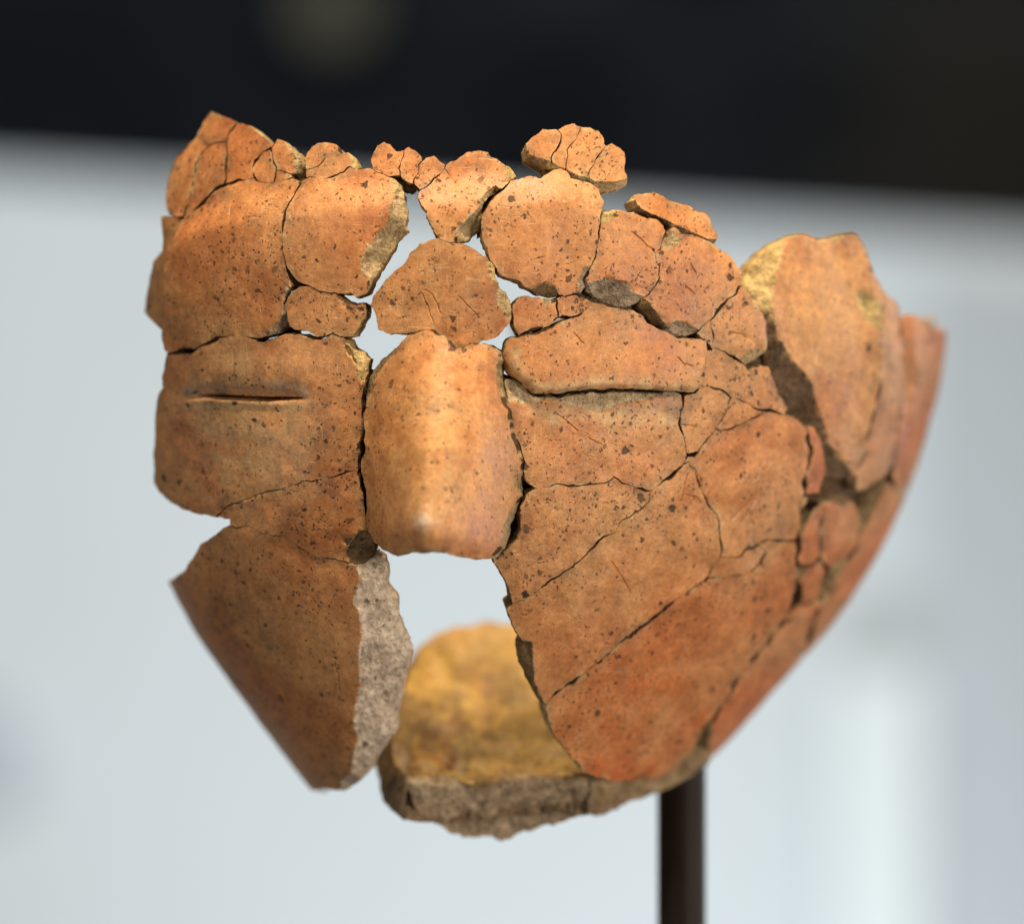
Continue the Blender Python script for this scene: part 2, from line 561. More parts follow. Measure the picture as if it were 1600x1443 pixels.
sherd('sherd', C((440, 720), (455, 640), (490, 560), (530, 510), (600, 460), (640, 430), (690, 395), (740, 378), (790, 390), (820, 405), (850, 370), (900, 340), (940, 335), (980, 350), (1010, 385), (1070, 405), (1130, 430), (1165, 450), (1175, 500), (1190, 560), (1180, 620), (1172, 690), (1165, 730), (1155, 790), (1155, 840), (1140, 900), (1125, 945), (1115, 1000), (1100, 1060), (1070, 1110), (1030, 1120), (960, 1130), (880, 1135), (800, 1125), (740, 1090), (680, 1050), (620, 1025), (560, 1015), (520, 960), (490, 890), (480, 840), (450, 780)),
      chips=[chip(C((750, 1090), (790, 1060), (850, 1038), (890, 1060), (920, 1110), (900, 1160), (780, 1150)), C((755, 1085), (790, 1060), (850, 1040), (890, 1060), (920, 1110)), T_DIRT, 0.7, 25, 3),
             chip(C((1050, 1130), (1045, 1060), (1060, 970), (1130, 940), (1130, 1060), (1090, 1140)), C((1045, 1120), (1050, 1040), (1062, 970), (1110, 948)), T_GREY, 0.8, 25, 3)])
# detached piece on top
UND = [chip(C((730, 235), (745, 245), (800, 265), (860, 278), (890, 292), (890, 340), (780, 320)), C((745, 243), (800, 265), (860, 278), (890, 292)), T_DIRT, 1.0, 40, 3),
       chip(C((885, 292), (950, 322), (1010, 357), (1060, 378), (1115, 385), (1115, 440), (880, 360)), C((890, 292), (950, 322), (1010, 357), (1060, 378), (1115, 385)), T_YELL, 1.0, 40, 4),
       chip(C((1110, 385), (1165, 415), (1270, 420), (1355, 400), (1400, 380), (1380, 480), (1100, 490)), C((1115, 395), (1165, 415), (1270, 420), (1360, 395)), T_BEIGE, 1.0, 40, 3)]
sherd('sherd', C((725, 180), (760, 145), (800, 115), (835, 85), (880, 90), (935, 85), (955, 115), (945, 170), (920, 220), (895, 265), (890, 318), (850, 325), (790, 290), (740, 255)), chips=UND)
sherd('sherd', C((935, 85), (980, 60), (1030, 53), (1075, 70), (1055, 110), (1045, 155), (1010, 185), (990, 215), (985, 270), (985, 352), (950, 335), (890, 318), (895, 265), (920, 220), (945, 170), (955, 115)), chips=UND)
sherd('sherd', C((1075, 70), (1130, 75), (1180, 100), (1215, 140), (1225, 180), (1235, 190), (1190, 240), (1165, 280), (1150, 320), (1120, 365), (1120, 425), (1060, 410), (1010, 390), (985, 352), (985, 270), (990, 215), (1010, 185), (1045, 155), (1055, 110)), chips=UND)
sherd('sherd', C((1235, 190), (1260, 180), (1320, 200), (1345, 230), (1350, 280), (1345, 330), (1360, 370), (1370, 420), (1340, 450), (1290, 465), (1190, 472), (1170, 440), (1120, 425), (1120, 365), (1150, 320), (1165, 280), (1190, 240)), chips=UND)
# isolated top right
sherd('sherd', Df((430, 215), (465, 175), (500, 177), (530, 165), (570, 158), (620, 180), (660, 210), (720, 235), (780, 240), (830, 270), (890, 285), (915, 320), (925, 370), (955, 430), (945, 490), (900, 480), (830, 460), (740, 430), (660, 390), (600, 345), (520, 310), (455, 285)),
      chips=[chip(Df((420, 220), (450, 262), (500, 295), (600, 335), (660, 370), (760, 412), (830, 445), (890, 465), (960, 455), (950, 510), (600, 420), (420, 300)), Df((432, 235), (455, 262), (500, 295), (600, 335), (660, 370), (760, 412), (830, 445), (890, 465), (950, 458)), T_DIRT, 1.2, 40, 3)])
# brow right
sherd('sherd', Df((225, 300), (240, 300), (290, 280), (350, 285), (420, 300), (480, 325), (550, 345), (600, 380), (610, 410), (590, 450), (575, 520), (550, 545), (550, 600), (570, 640), (570, 700), (550, 750), (520, 790), (480, 840), (430, 870), (350, 875), (280, 850), (200, 810), (140, 775), (130, 720), (150, 640), (165, 600), (190, 540), (190, 470), (213, 390), (215, 350)),
      chips=[chip(Df((130, 740), (145, 735), (250, 705), (340, 715), (400, 730), (420, 785), (490, 820), (490, 890), (200, 860), (120, 790)), Df((145, 738), (250, 705), (340, 715), (400, 730), (420, 785), (490, 820)), T_GREY, 0.7, 32, 4),
             chip(Df((215, 290), (310, 270), (300, 330), (230, 380), (205, 360)), Df((300, 285), (280, 325), (240, 370)), T_YELL, 0.6, 15, 3)])
sherd('sherd', Df((610, 410), (660, 400), (700, 420), (760, 440), (850, 470), (900, 500), (960, 530), (1010, 570), (1050, 620), (1075, 670), (1080, 720), (1055, 755), (1040, 800), (990, 840), (950, 890), (905, 945), (895, 960), (850, 995), (825, 1025), (815, 1045), (760, 1062), (690, 1050), (640, 1020), (580, 985), (530, 930), (480, 880), (480, 840), (520, 790), (550, 750), (570, 700), (570, 640), (550, 600), (550, 545), (575, 520), (590, 450)),
      chips=[chip(Df((630, 1000), (690, 962), (760, 978), (830, 1020), (820, 1080), (620, 1050)), Df((640, 1000), (690, 965), (760, 980), (825, 1022)), T_GREY, 0.8, 30, 3.5),
             chip(Df((470, 840), (525, 850), (600, 960), (640, 1000), (620, 1030), (460, 890)), Df((500, 830), (530, 870), (590, 950), (645, 1000)), T_DIRT, 1.2, 30, 3),
             chip(Df((575, 520), (590, 440), (650, 420), (700, 450), (690, 500), (620, 530)), Df((580, 525), (640, 520), (695, 490), (690, 440)), T_BEIGE, 0.25, 6, 1.5)])
sherd('sherd', Df((1055, 755), (1085, 750), (1130, 800), (1180, 870), (1230, 920), (1250, 970), (1260, 1040), (1265, 1110), (1260, 1150), (1220, 1210), (1150, 1240), (1090, 1215), (1040, 1185), (980, 1160), (905, 1130), (910, 1050), (905, 960), (950, 890), (990, 840), (1040, 800)),
      chips=[chip(Df((1110, 1180), (1150, 1160), (1210, 1138), (1260, 1155), (1230, 1230), (1140, 1260), (1080, 1225)), Df((1090, 1205), (1120, 1172), (1150, 1160), (1210, 1140), (1250, 1158)), T_BEIGE, 0.6, 25, 4)])
sherd('sherd', Df((905, 960), (910, 1050), (905, 1130), (860, 1090), (830, 1050), (825, 1025), (850, 995), (895, 960)))

# --- eyelid and eye, at the viewer's right
sherd('eyelid_sherd', H((145, 130), (180, 95), (230, 80), (300, 95), (390, 95), (395, 150), (405, 200), (350, 240), (280, 270), (215, 290), (175, 307), (155, 260), (145, 200)), rim=2.0,
      chips=[chip(H((290, 90), (390, 90), (380, 120), (330, 150)), H((285, 92), (330, 148), (385, 125)), T_BEIGE, 0.3, 6, 1)])
sherd('eyelid_sherd', H((390, 95), (440, 85), (500, 75), (540, 85), (580, 115), (555, 150), (530, 175), (480, 200), (405, 200), (395, 150)), rim=1.8)
SLIT = H((160, 550), (220, 590), (265, 628), (320, 630), (400, 625), (480, 615), (560, 607), (640, 602), (740, 600), (850, 602), (950, 611), (1050, 621), (1150, 616), (1190, 592))
sherd('eyelid', H((90, 420), (105, 350), (130, 320), (175, 307), (250, 287), (320, 262), (400, 232), (480, 205), (540, 180), (585, 117), (640, 130), (700, 150), (760, 155), (820, 160), (870, 195), (900, 230), (960, 265), (1030, 300), (1080, 325), (1150, 320), (1190, 335), (1220, 380), (1215, 420), (1200, 480), (1195, 540), (1190, 590), (1150, 615), (1050, 620), (950, 610), (850, 601), (740, 600), (640, 602), (560, 607), (480, 615), (400, 625), (320, 630), (265, 627), (220, 590), (160, 550), (110, 500)), rim=1.5, step=4.0)
sherd('sherd', H((1222, 385), (1262, 390)) + Df((905, 1140), (980, 1172), (1060, 1212), (1130, 1250), (1145, 1278), (1200, 1262), (1240, 1245), (1280, 1260)) + L((300, 690), (325, 760), (360, 820), (382, 858), (365, 885), (300, 868), (220, 855), (180, 825)) + H((1370, 645), (1320, 610), (1250, 592), (1190, 592), (1195, 540), (1200, 480), (1215, 420)))
sherd('cheek', H((108, 560), (160, 565), (220, 608), (265, 648), (320, 655), (400, 654), (480, 645), (560, 636), (640, 630), (740, 627), (850, 628), (950, 634), (1050, 638), (1105, 634), (1100, 700), (1075, 790), (1100, 850), (1110, 900), (1120, 960), (1112, 1020), (1060, 1060), (1000, 1110), (950, 1150), (925, 1182), (870, 1165), (810, 1145), (750, 1125), (720, 1100), (680, 1125), (600, 1140), (500, 1150), (400, 1140), (330, 1155), (270, 1165), (230, 1130), (200, 1090), (205, 1020), (190, 960), (160, 900), (140, 820), (130, 730), (112, 680)),
      chips=[chip(H((90, 540), (1130, 580), (1112, 636), (1050, 642), (950, 655), (850, 672), (760, 690), (690, 715), (640, 742), (560, 708), (470, 700), (400, 670), (330, 668), (260, 690), (200, 680), (100, 670)), H((112, 672), (200, 680), (260, 690), (330, 668), (400, 670), (470, 700), (560, 708), (640, 742), (690, 715), (760, 690), (850, 672), (950, 655), (1050, 642), (1105, 638)), (0.68, 0.54, 0.36), 0.36, 7, 1.8)], step=4.2)
sherd('sherd', H((1105, 632), (1170, 625), (1200, 600), (1250, 598), (1310, 620), (1355, 655), (1350, 700), (1330, 760), (1282, 832), (1230, 890), (1180, 960), (1120, 960), (1110, 900), (1100, 850), (1075, 790), (1100, 700)))
sherd('sherd', H((1310, 618), (1370, 650)) + L((170, 830), (215, 858), (265, 872), (200, 910), (130, 942), (70, 960)) + H((1320, 848), (1282, 832), (1330, 760), (1350, 700), (1355, 655)))

# --- nose
sherd('nose_bridge', Ff((195, 575), (215, 520), (245, 465), (290, 410), (330, 355), (380, 310), (430, 260), (480, 210), (490, 170), (540, 130), (570, 105), (640, 85), (690, 85), (740, 105), (830, 105), (900, 120), (960, 150), (1020, 190), (1060, 220), (1100, 280), (1110, 350), (1140, 430), (1200, 480), (1240, 530), (1250, 600), (1230, 690), (1180, 760), (1120, 800), (1060, 830), (960, 860), (870, 880), (820, 888), (780, 850), (730, 800), (660, 755), (580, 755), (500, 775), (440, 790), (380, 785), (310, 770), (250, 740), (235, 640)), lift=4,
      chips=[chip(Ff((1050, 230), (1130, 260), (1140, 430), (1090, 380)), Ff((1050, 240), (1085, 290), (1090, 350), (1135, 440)), T_YELL, 0.5, 25, 2),
             chip(Ff((1130, 440), (1160, 440), (1280, 520), (1260, 660), (1220, 690), (1185, 620), (1135, 570)), Ff((1140, 440), (1150, 490), (1130, 560), (1190, 620), (1215, 680)), T_BEIGE, 0.5, 25, 3)])
sherd('nose', Ff((470, 790), (580, 770), (650, 775), (720, 803), (780, 855), (820, 890), (880, 883), (960, 868), (1060, 868), (1120, 885), (1150, 920), (1165, 980), (1140, 1010), (1140, 1100), (1150, 1180), (1180, 1270), (1215, 1330))
      + G((1225, 220), (1240, 330), (1265, 410), (1300, 520), (1320, 600), (1308, 720), (1300, 780), (1315, 850), (1270, 920), (1220, 1000), (1190, 1060), (1195, 1130), (1160, 1240), (1100, 1290), (1040, 1308), (960, 1305), (870, 1285), (790, 1270), (740, 1250), (680, 1255), (620, 1255), (570, 1262), (510, 1252), (460, 1265), (400, 1285), (340, 1265), (290, 1235), (265, 1205), (205, 1165), (165, 1090), (160, 990), (165, 880), (150, 760), (125, 640), (125, 560), (150, 490), (150, 350), (150, 200))
      + Ff((150, 1400), (160, 1250), (175, 1130), (200, 1060), (270, 970), (350, 900), (430, 835)), surf=NOSE, th=60, lift=2,
      chips=[chip(Ff((440, 790), (400, 900), (300, 1010), (220, 1130), (190, 1250), (140, 1300), (150, 1100), (260, 950)), Ff((470, 800), (405, 905), (310, 1015), (235, 1110), (200, 1230), (160, 1330)), T_DIRT, 0.7, 30, 3)])

# --- eye and cheek, at the viewer's left
CRK = E((1265, 1070), (1210, 1070), (1150, 1090), (1080, 1115), (960, 1125), (880, 1150), (780, 1180), (700, 1203), (620, 1230), (540, 1262), (480, 1325))
sherd('cheek', E((200, 398), (270, 400), (340, 405), (400, 370), (480, 332), (560, 306), (640, 307), (690, 330), (720, 345), (800, 320), (860, 292), (940, 296), (1010, 322), (1060, 332), (1120, 302), (1180, 330), (1230, 370), (1290, 400), (1320, 440), (1310, 500), (1300, 600), (1285, 700), (1290, 800), (1285, 880), (1260, 920), (1265, 980)) + CRK
      + E((420, 1315), (340, 1295), (270, 1270), (220, 1240), (170, 1190), (130, 1130), (125, 1000), (130, 850), (135, 720), (150, 630), (180, 600), (185, 520), (195, 400)),
      chips=[chip(E((1190, 330), (1340, 420), (1310, 600), (1260, 540), (1250, 460), (1190, 380)), E((1190, 340), (1240, 400), (1260, 470), (1270, 560), (1290, 640)), T_YELL, 0.6, 25, 3)], step=3.2)
sherd('cheek_sherd', CRK[::-1] + E((1280, 1130), (1300, 1200), (1310, 1300)) + I((1000, 90), (1005, 155), (1025, 190), (1040, 235), (1030, 270), (985, 300), (950, 306), (900, 290), (850, 272), (770, 268), (720, 237), (660, 195), (630, 165), (580, 165), (520, 150), (480, 125), (440, 118), (400, 125), (370, 115), (365, 92)),
      chips=[chip(I((900, 180), (1000, 140), (1060, 180), (1050, 310), (920, 305)), I((960, 160), (930, 200), (910, 250), (905, 292)), T_DIRT, 0.25, 12, 3)])
sherd('jaw', I((340, 130), (370, 118), (400, 127), (440, 120), (480, 127), (520, 152), (580, 167), (630, 167), (660, 197), (720, 239), (770, 270), (850, 274), (900, 292), (950, 307), (985, 302), (1040, 280), (1070, 310), (1085, 380), (1080, 430), (1100, 465), (1130, 500), (1135, 600), (1165, 680), (1195, 760), (1185, 830), (1150, 900), (1140, 980), (1110, 1060), (1110, 1130), (1060, 1190), (1010, 1250), (970, 1290), (950, 1340), (910, 1365), (860, 1355), (810, 1340), (765, 1360), (710, 1335), (640, 1260), (540, 1120), (420, 960), (310, 790), (200, 620), (120, 480), (85, 390), (110, 365), (165, 320), (180, 280), (230, 210), (300, 160)), th=60, label='lower jaw sherd with a wide pale broken edge',
      chips=[chip(I((955, 290), (1100, 260), (1230, 700), (1220, 850), (1120, 1150), (940, 1400), (870, 1380), (890, 1310), (935, 1270), (945, 1200), (968, 1110), (945, 1050), (950, 960), (975, 860), (965, 760), (975, 640), (970, 520), (940, 480), (945, 430), (970, 370)),
                  I((960, 300), (970, 370), (945, 430), (940, 480), (970, 520), (975, 640), (965, 760), (975, 860), (950, 960), (945, 1050), (968, 1110), (945, 1200), (938, 1270), (890, 1310), (895, 1365)), T_PINK, 0.62, 52, 5.0)])

# --- big cheek, at the viewer's right
sherd('cheek_sherd', H((1112, 1020), (1125, 985), (1165, 985), (1230, 893), (1282, 838), (1320, 850)) + L((70, 962), (130, 945), (200, 915), (270, 875), (360, 892), (400, 895), (430, 920), (470, 950), (478, 1000), (480, 1060), (468, 1120), (452, 1180), (455, 1240), (440, 1340)) + Mf((620, 170), (605, 260), (598, 345))
      + K((1395, 365), (1340, 360), (1280, 355), (1220, 375), (1170, 395), (1130, 425), (1045, 437), (1050, 370), (1050, 310), (1035, 245), (1000, 200), (975, 150), (960, 100), (905, 5)))
sherd('cheek_sherd', K((740, 138), (760, 120), (830, 70), (880, 20), (905, 5), (960, 100), (975, 150), (1000, 200), (1035, 245), (1050, 310), (1050, 370), (1045, 437), (1015, 465), (992, 518), (920, 570), (840, 625), (780, 680), (700, 735), (640, 778), (560, 840), (510, 890), (440, 942), (380, 985), (320, 1030), (262, 1087), (240, 1080), (205, 1020), (175, 950), (150, 880), (160, 810), (130, 770), (105, 710), (95, 660), (115, 637), (180, 615), (240, 565), (300, 525), (350, 488), (390, 480), (450, 410), (505, 352), (560, 320), (610, 270), (680, 220), (725, 180)),
      chips=[chip(K((120, 800), (205, 808), (207, 900), (215, 990), (255, 1090), (200, 1090), (130, 880)), K((160, 800), (205, 812), (205, 900), (215, 990), (258, 1085)), T_DIRT, 0.9, 40, 3)])
sherd('cheek_sherd', K((740, 138), (690, 130), (640, 105), (600, 95), (575, 75), (540, 95), (450, 110), (380, 115), (310, 95), (215, 125), (180, 150), (155, 190), (140, 240), (150, 300), (130, 350), (70, 400), (30, 425), (45, 470), (70, 520), (100, 570), (115, 637), (180, 615), (240, 565), (300, 525), (350, 488), (390, 480), (450, 410), (505, 352), (560, 320), (610, 270), (680, 220), (725, 180)),
      chips=[chip(K((150, 150), (150, 310), (70, 415), (20, 440), (20, 400), (110, 320), (130, 200)), K((165, 180), (150, 240), (158, 300), (138, 355), (75, 408)), T_DIRT, 0.8, 30, 3)])
sherd('cheek_sherd', K((1045, 437), (1130, 425), (1170, 395), (1220, 375), (1262, 410), (1230, 460), (1160, 505), (1080, 515), (992, 518), (1015, 465)), rim=1.0)
sherd('cheek_sherd', K((262, 1087), (320, 1030), (380, 985), (440, 942), (510, 890), (560, 840), (640, 778), (700, 735), (780, 680), (840, 625), (920, 570), (992, 518), (1080, 515), (1160, 505), (1230, 460), (1262, 410), (1220, 375), (1280, 355), (1340, 360), (1395, 365), (1405, 430), (1398, 520), (1402, 600)) + Mf((560, 670), (515, 730), (465, 790), (415, 850), (365, 910), (315, 970), (275, 1040), (215, 1130), (165, 1180), (145, 1230), (105, 1300), (50, 1360))
      + K((808, 1395), (740, 1425), (640, 1432), (560, 1430), (480, 1420), (430, 1390), (400, 1350), (350, 1300), (310, 1240), (280, 1180), (255, 1110)), rim=1.6, tint=(0.575, 0.22, 0.075))

# --- side of the vessel, at the viewer's right
RT = (0.58, 0.205, 0.078)
sherd('side_sherd', Mf((525, 738), (580, 718), (640, 694), (690, 682), (670, 750), (640, 810), (600, 890), (580, 950), (560, 1045), (520, 1125), (420, 1230), (320, 1310), (215, 1385), (150, 1300), (165, 1225), (225, 1130), (285, 1040), (325, 970), (375, 910), (425, 850), (475, 790)), tint=RT, rim=2.0,
      chips=[chip(Mf((140, 1220), (170, 1180), (215, 1150), (190, 1260), (180, 1340), (210, 1380), (140, 1330)), Mf((225, 1130), (190, 1200), (185, 1280), (190, 1330), (200, 1372)), T_DIRT, 1.2, 40, 3)])
sherd('side_sherd', Mf((690, 682), (705, 640), (730, 600), (770, 530), (805, 470), (850, 400), (875, 330), (915, 280), (950, 210), (975, 150), (1010, 95), (1035, 125), (1140, 195), (1090, 330), (1030, 420), (930, 590), (830, 760), (725, 900), (625, 1020), (560, 1045), (580, 950), (600, 890), (640, 810), (670, 750)), tint=RT)
sherd('side_sherd', L((912, 450), (955, 435), (1000, 468), (1085, 522), (1105, 600), (1080, 760), (1040, 950), (1005, 1100), (965, 1240)) + Mf((1135, 195), (1040, 125), (1025, 60)) + L((858, 1110), (870, 1000), (895, 850), (920, 700), (925, 550)), tint=RT, rim=2.0, jit=0.8)
sherd('side_sherd', L((180, 320), (205, 265), (235, 215), (290, 165), (335, 130), (385, 95), (440, 68), (490, 85), (530, 110), (550, 92), (590, 118), (610, 85), (640, 72), (665, 85), (690, 130), (715, 195), (745, 265), (780, 300), (785, 400), (790, 480), (792, 600), (775, 720), (755, 820), (735, 960), (715, 1060), (690, 1150), (640, 1180), (560, 1190), (535, 1100), (520, 980), (440, 920), (375, 830), (330, 740), (300, 640), (275, 540), (262, 440), (225, 400)), tint=(0.56, 0.27, 0.11), lift=3, th=55,
      chips=[chip(L((385, 80), (340, 190), (322, 260), (303, 330), (300, 420), (312, 490), (332, 540), (362, 590), (400, 650), (440, 690), (480, 740), (500, 820), (520, 880), (540, 950), (560, 1020), (590, 1050), (620, 1090), (660, 1150), (640, 1210), (500, 1210), (150, 600), (150, 300), (250, 150)),
                  L((400, 85), (365, 130), (340, 190), (322, 260), (303, 330), (300, 420), (312, 490), (332, 540), (362, 590), (400, 650), (440, 690), (480, 740), (500, 820), (520, 880), (540, 950), (560, 1020), (590, 1050), (620, 1090), (660, 1150)), T_YELL, 0.55, 44, 5.0),
             chip(L((150, 440), (290, 440), (310, 490), (332, 540), (362, 590), (400, 650), (440, 690), (480, 740), (500, 820), (520, 880), (540, 950), (560, 1020), (590, 1050), (620, 1090), (660, 1150), (640, 1210), (500, 1210), (150, 600)), L((312, 490), (332, 540), (362, 590), (400, 650), (440, 690), (480, 740), (500, 820), (520, 880), (540, 950), (560, 1020), (590, 1050), (620, 1090), (660, 1150)), T_BROWN, 0.6, 44, 5.0),
             chip(L((670, 320), (720, 340), (765, 390), (775, 480), (760, 515), (720, 470), (690, 400)), L((670, 330), (700, 420), (750, 510), (778, 480), (765, 390), (720, 340), (670, 330)), T_YELL, 0.4, 7, 2)])
sherd('side_sherd', L((745, 265), (790, 310), (850, 370), (890, 400), (912, 450), (925, 550), (920, 700), (895, 850), (870, 1000), (858, 1110), (820, 1160), (770, 1195), (720, 1225), (690, 1225), (690, 1150), (715, 1060), (735, 960), (755, 820), (775, 720), (792, 600), (790, 480), (785, 400), (780, 300)), tint=(0.56, 0.25, 0.10), rim=1.0)
sherd('side_sherd', L((478, 955), (500, 945), (520, 970), (540, 1040), (545, 1120), (530, 1180), (515, 1240), (462, 1245), (455, 1180), (470, 1120), (482, 1060), (480, 1000)), tint=RT)
sherd('side_sherd', Mf((665, 213), (700, 185), (760, 180), (800, 195), (840, 175), (860, 200), (870, 270), (865, 340), (840, 400), (790, 450), (745, 500), (710, 455), (700, 400), (705, 350), (700, 280), (715, 213)), tint=RT)
sherd('side_sherd', Mf((640, 265), (665, 213), (715, 213), (700, 280), (705, 350), (700, 400), (705, 440), (650, 470), (612, 465), (605, 420), (612, 330)), tint=RT, rim=1.8)
sherd('side_sherd', Mf((650, 470), (705, 440), (722, 500), (712, 560), (680, 625), (622, 655), (605, 620), (600, 545), (630, 500)), tint=RT, rim=1.8)
sherd('side_sherd', Mf((605, 620), (622, 655), (680, 627), (702, 640), (690, 682), (640, 694), (580, 718), (525, 738), (565, 672)), tint=RT, rim=2.0)

# --- rear wall, mostly hidden: wall coordinates in degrees and units
sherd('rear_sherd', [(100, -240), (112, -236), (124, -238), (133, -230), (131, -120), (133, 0), (128, 110), (118, 230), (104, 300), (100, 180), (100, 0)], surf=REAR, th=46, tint=(0.45, 0.26, 0.10))
sherd('rear_sherd', [(133, -230), (146, -244), (160, -240), (176, -254), (184.8, -252), (184, -210), (182, -150), (176, -60), (170, 60), (150, 140), (128, 110), (133, 0), (131, -120)], surf=REAR, th=46, tint=(0.50, 0.30, 0.11))
# --- bottom of the vessel
sherd('base_sherd', J((90, 610), (110, 530), (150, 420), (190, 300), (215, 235), (250, 185), (300, 150), (380, 125), (470, 110), (530, 92), (620, 96), (720, 90), (820, 110), (900, 160), (960, 300), (1000, 500), (1030, 700), (1010, 800), (1005, 880), (1000, 965), (985, 1010), (920, 1022), (860, 1050), (760, 1075), (700, 1090), (650, 1120), (600, 1128), (540, 1115), (440, 1115), (370, 1085), (290, 1040), (230, 1000), (195, 940), (175, 870), (180, 820), (130, 785), (105, 740), (100, 670)), surf=BOWL, th=70, tint=(0.46, 0.30, 0.075), tone=(0.32,0.24,0.16), jit=1.3, label='thick bottom sherd with a yellow inside and a brown broken edge',
      chips=[chip(J((60, 812), (200, 812), (330, 806), (400, 826), (470, 850), (560, 848), (640, 828), (760, 816), (1060, 815), (1060, 1200), (100, 1200)), J((150, 812), (200, 812), (330, 806), (400, 826), (470, 850), (560, 848), (640, 828), (760, 816), (1020, 815)), (0.56, 0.45, 0.33), 0.2, 10, 5)])
sherd('base_sherd', J((1004, 835), (1040, 800), (1150, 770), (1300, 740), (1400, 690), (1490, 640), (1560, 690), (1575, 735), (1500, 800), (1420, 840), (1330, 882), (1200, 932), (1110, 965), (1050, 992), (1030, 985), (1018, 970), (1008, 900)), surf=BEDGE, th=60, mat='frac', tone=(0.46, 0.34, 0.21), jit=1.2)

# --- grey-brown glue and plaster in the joints, plus near-black sheets painting shade in gaps
FILL = []


def fill_shade(pts, depth, tone):
    sherd('joint_fill_shade', pts, th=26, lift=-depth, tone=tone, mat='frac', jit=1.0)


fill_shade([(438, 425), (472, 425), (492, 450), (472, 480), (458, 505), (425, 532), (410, 515), (445, 490), (452, 460)], 26, (0.03, 0.022, 0.016))  # near-black sheet painting the shade inside the open hole
fill_shade([(425, 508), (445, 504), (450, 526), (430, 532)], 30, (0.04, 0.03, 0.02))  # dark sheet closing the same hole with painted shade
fill_shade(Df((60, 760), (140, 650), (180, 760), (480, 800), (600, 930), (840, 990), (900, 1090), (1130, 1200), (1250, 1150), (1290, 1250), (1140, 1300), (850, 1150), (640, 1080), (440, 920), (100, 830)), 20, (0.17, 0.12, 0.075))
fill_shade(H((120, 530), (260, 590), (1180, 570), (1180, 640), (260, 700), (112, 680)), 40, (0.07, 0.05, 0.036))  # dark sheet painting the shade inside the eye slit
fill_shade([(558, 590), (572, 578), (592, 590), (588, 700), (590, 800), (592, 850), (575, 858), (560, 850), (556, 700)], 20, (0.07, 0.05, 0.03))
fill_shade(G((1200, 300), (1300, 380), (1400, 640), (1460, 780), (1400, 900), (1340, 1050), (1270, 1210), (1130, 1220), (1150, 1000), (1220, 800), (1250, 600), (1210, 420)), 26, (0.03, 0.022, 0.016))  # near-black sheet painting the shade in the gap beside the nose
fill_shade(L((250, 560), (300, 460), (560, 1000), (700, 1130), (860, 1080), (890, 1230), (730, 1380), (700, 1443), (440, 1420), (430, 1240), (455, 950), (380, 880)), 30, (0.16, 0.105, 0.065))
fill_shade(Mf((150, 1240), (220, 1100), (350, 900), (520, 700), (600, 560), (760, 480), (860, 330), (900, 250), (930, 280), (800, 500), (640, 720), (560, 760), (380, 960), (260, 1120), (210, 1300), (150, 1330)), 16, (0.19, 0.13, 0.08))
fill_shade(C((430, 760), (470, 520), (640, 400), (680, 410), (540, 540), (480, 720)), 12, (0.20, 0.14, 0.06))
fill_shade(C((1160, 560), (1270, 600), (1250, 690), (1160, 740)), 10, (0.30, 0.21, 0.08))
fill_shade(C((850, 310), (1000, 360), (1180, 430), (1180, 480), (1000, 400), (860, 360)), 18, (0.25, 0.18, 0.08))
fill_shade(Df((560, 345), (640, 365), (760, 410), (880, 470), (870, 500), (700, 440), (560, 380)), 22, (0.10, 0.07, 0.045))
fill_shade(Bf((850, 360), (960, 400), (1000, 440), (960, 470), (900, 430)), 14, (0.12, 0.09, 0.045))


# ------------------------------------------------------------------ relief of the face
def sd_poly(p, line):
    """distance of points to a polyline"""
    line = np.asarray(line, float)
    best = np.full(len(p), 1e9)
    for a, b in zip(line[:-1], line[1:]):
        ab = b - a
        t = np.clip(((p - a) @ ab) / max(ab @ ab, 1e-9), 0, 1)
        best = np.minimum(best, np.linalg.norm(p - (a + t[:, None] * ab), axis=1))
    return best


def inside(p, poly):
    poly = np.asarray(poly, float)
    x, y = p[:, 0], p[:, 1]
    c = np.zeros(len(p), bool)
    j = len(poly) - 1
    for i in range(len(poly)):
        xi, yi = poly[i]
        xj, yj = poly[j]
        if yi != yj:
            m = ((yi > y) != (yj > y)) & (x < (xj - xi) * (y - yi) / (yj - yi) + xi)
            c ^= m
        j = i
    return c


def sstep(x, a, b):
    t = np.clip((x - a) / (b - a), 0, 1)
    return t * t * (3 - 2 * t)


BROWX = [240, 300, 380, 470, 560, 640, 760, 880, 1000, 1080, 1150, 1300]
BROWY = [420, 390, 362, 350, 342, 345, 335, 330, 352, 385, 440, 560]


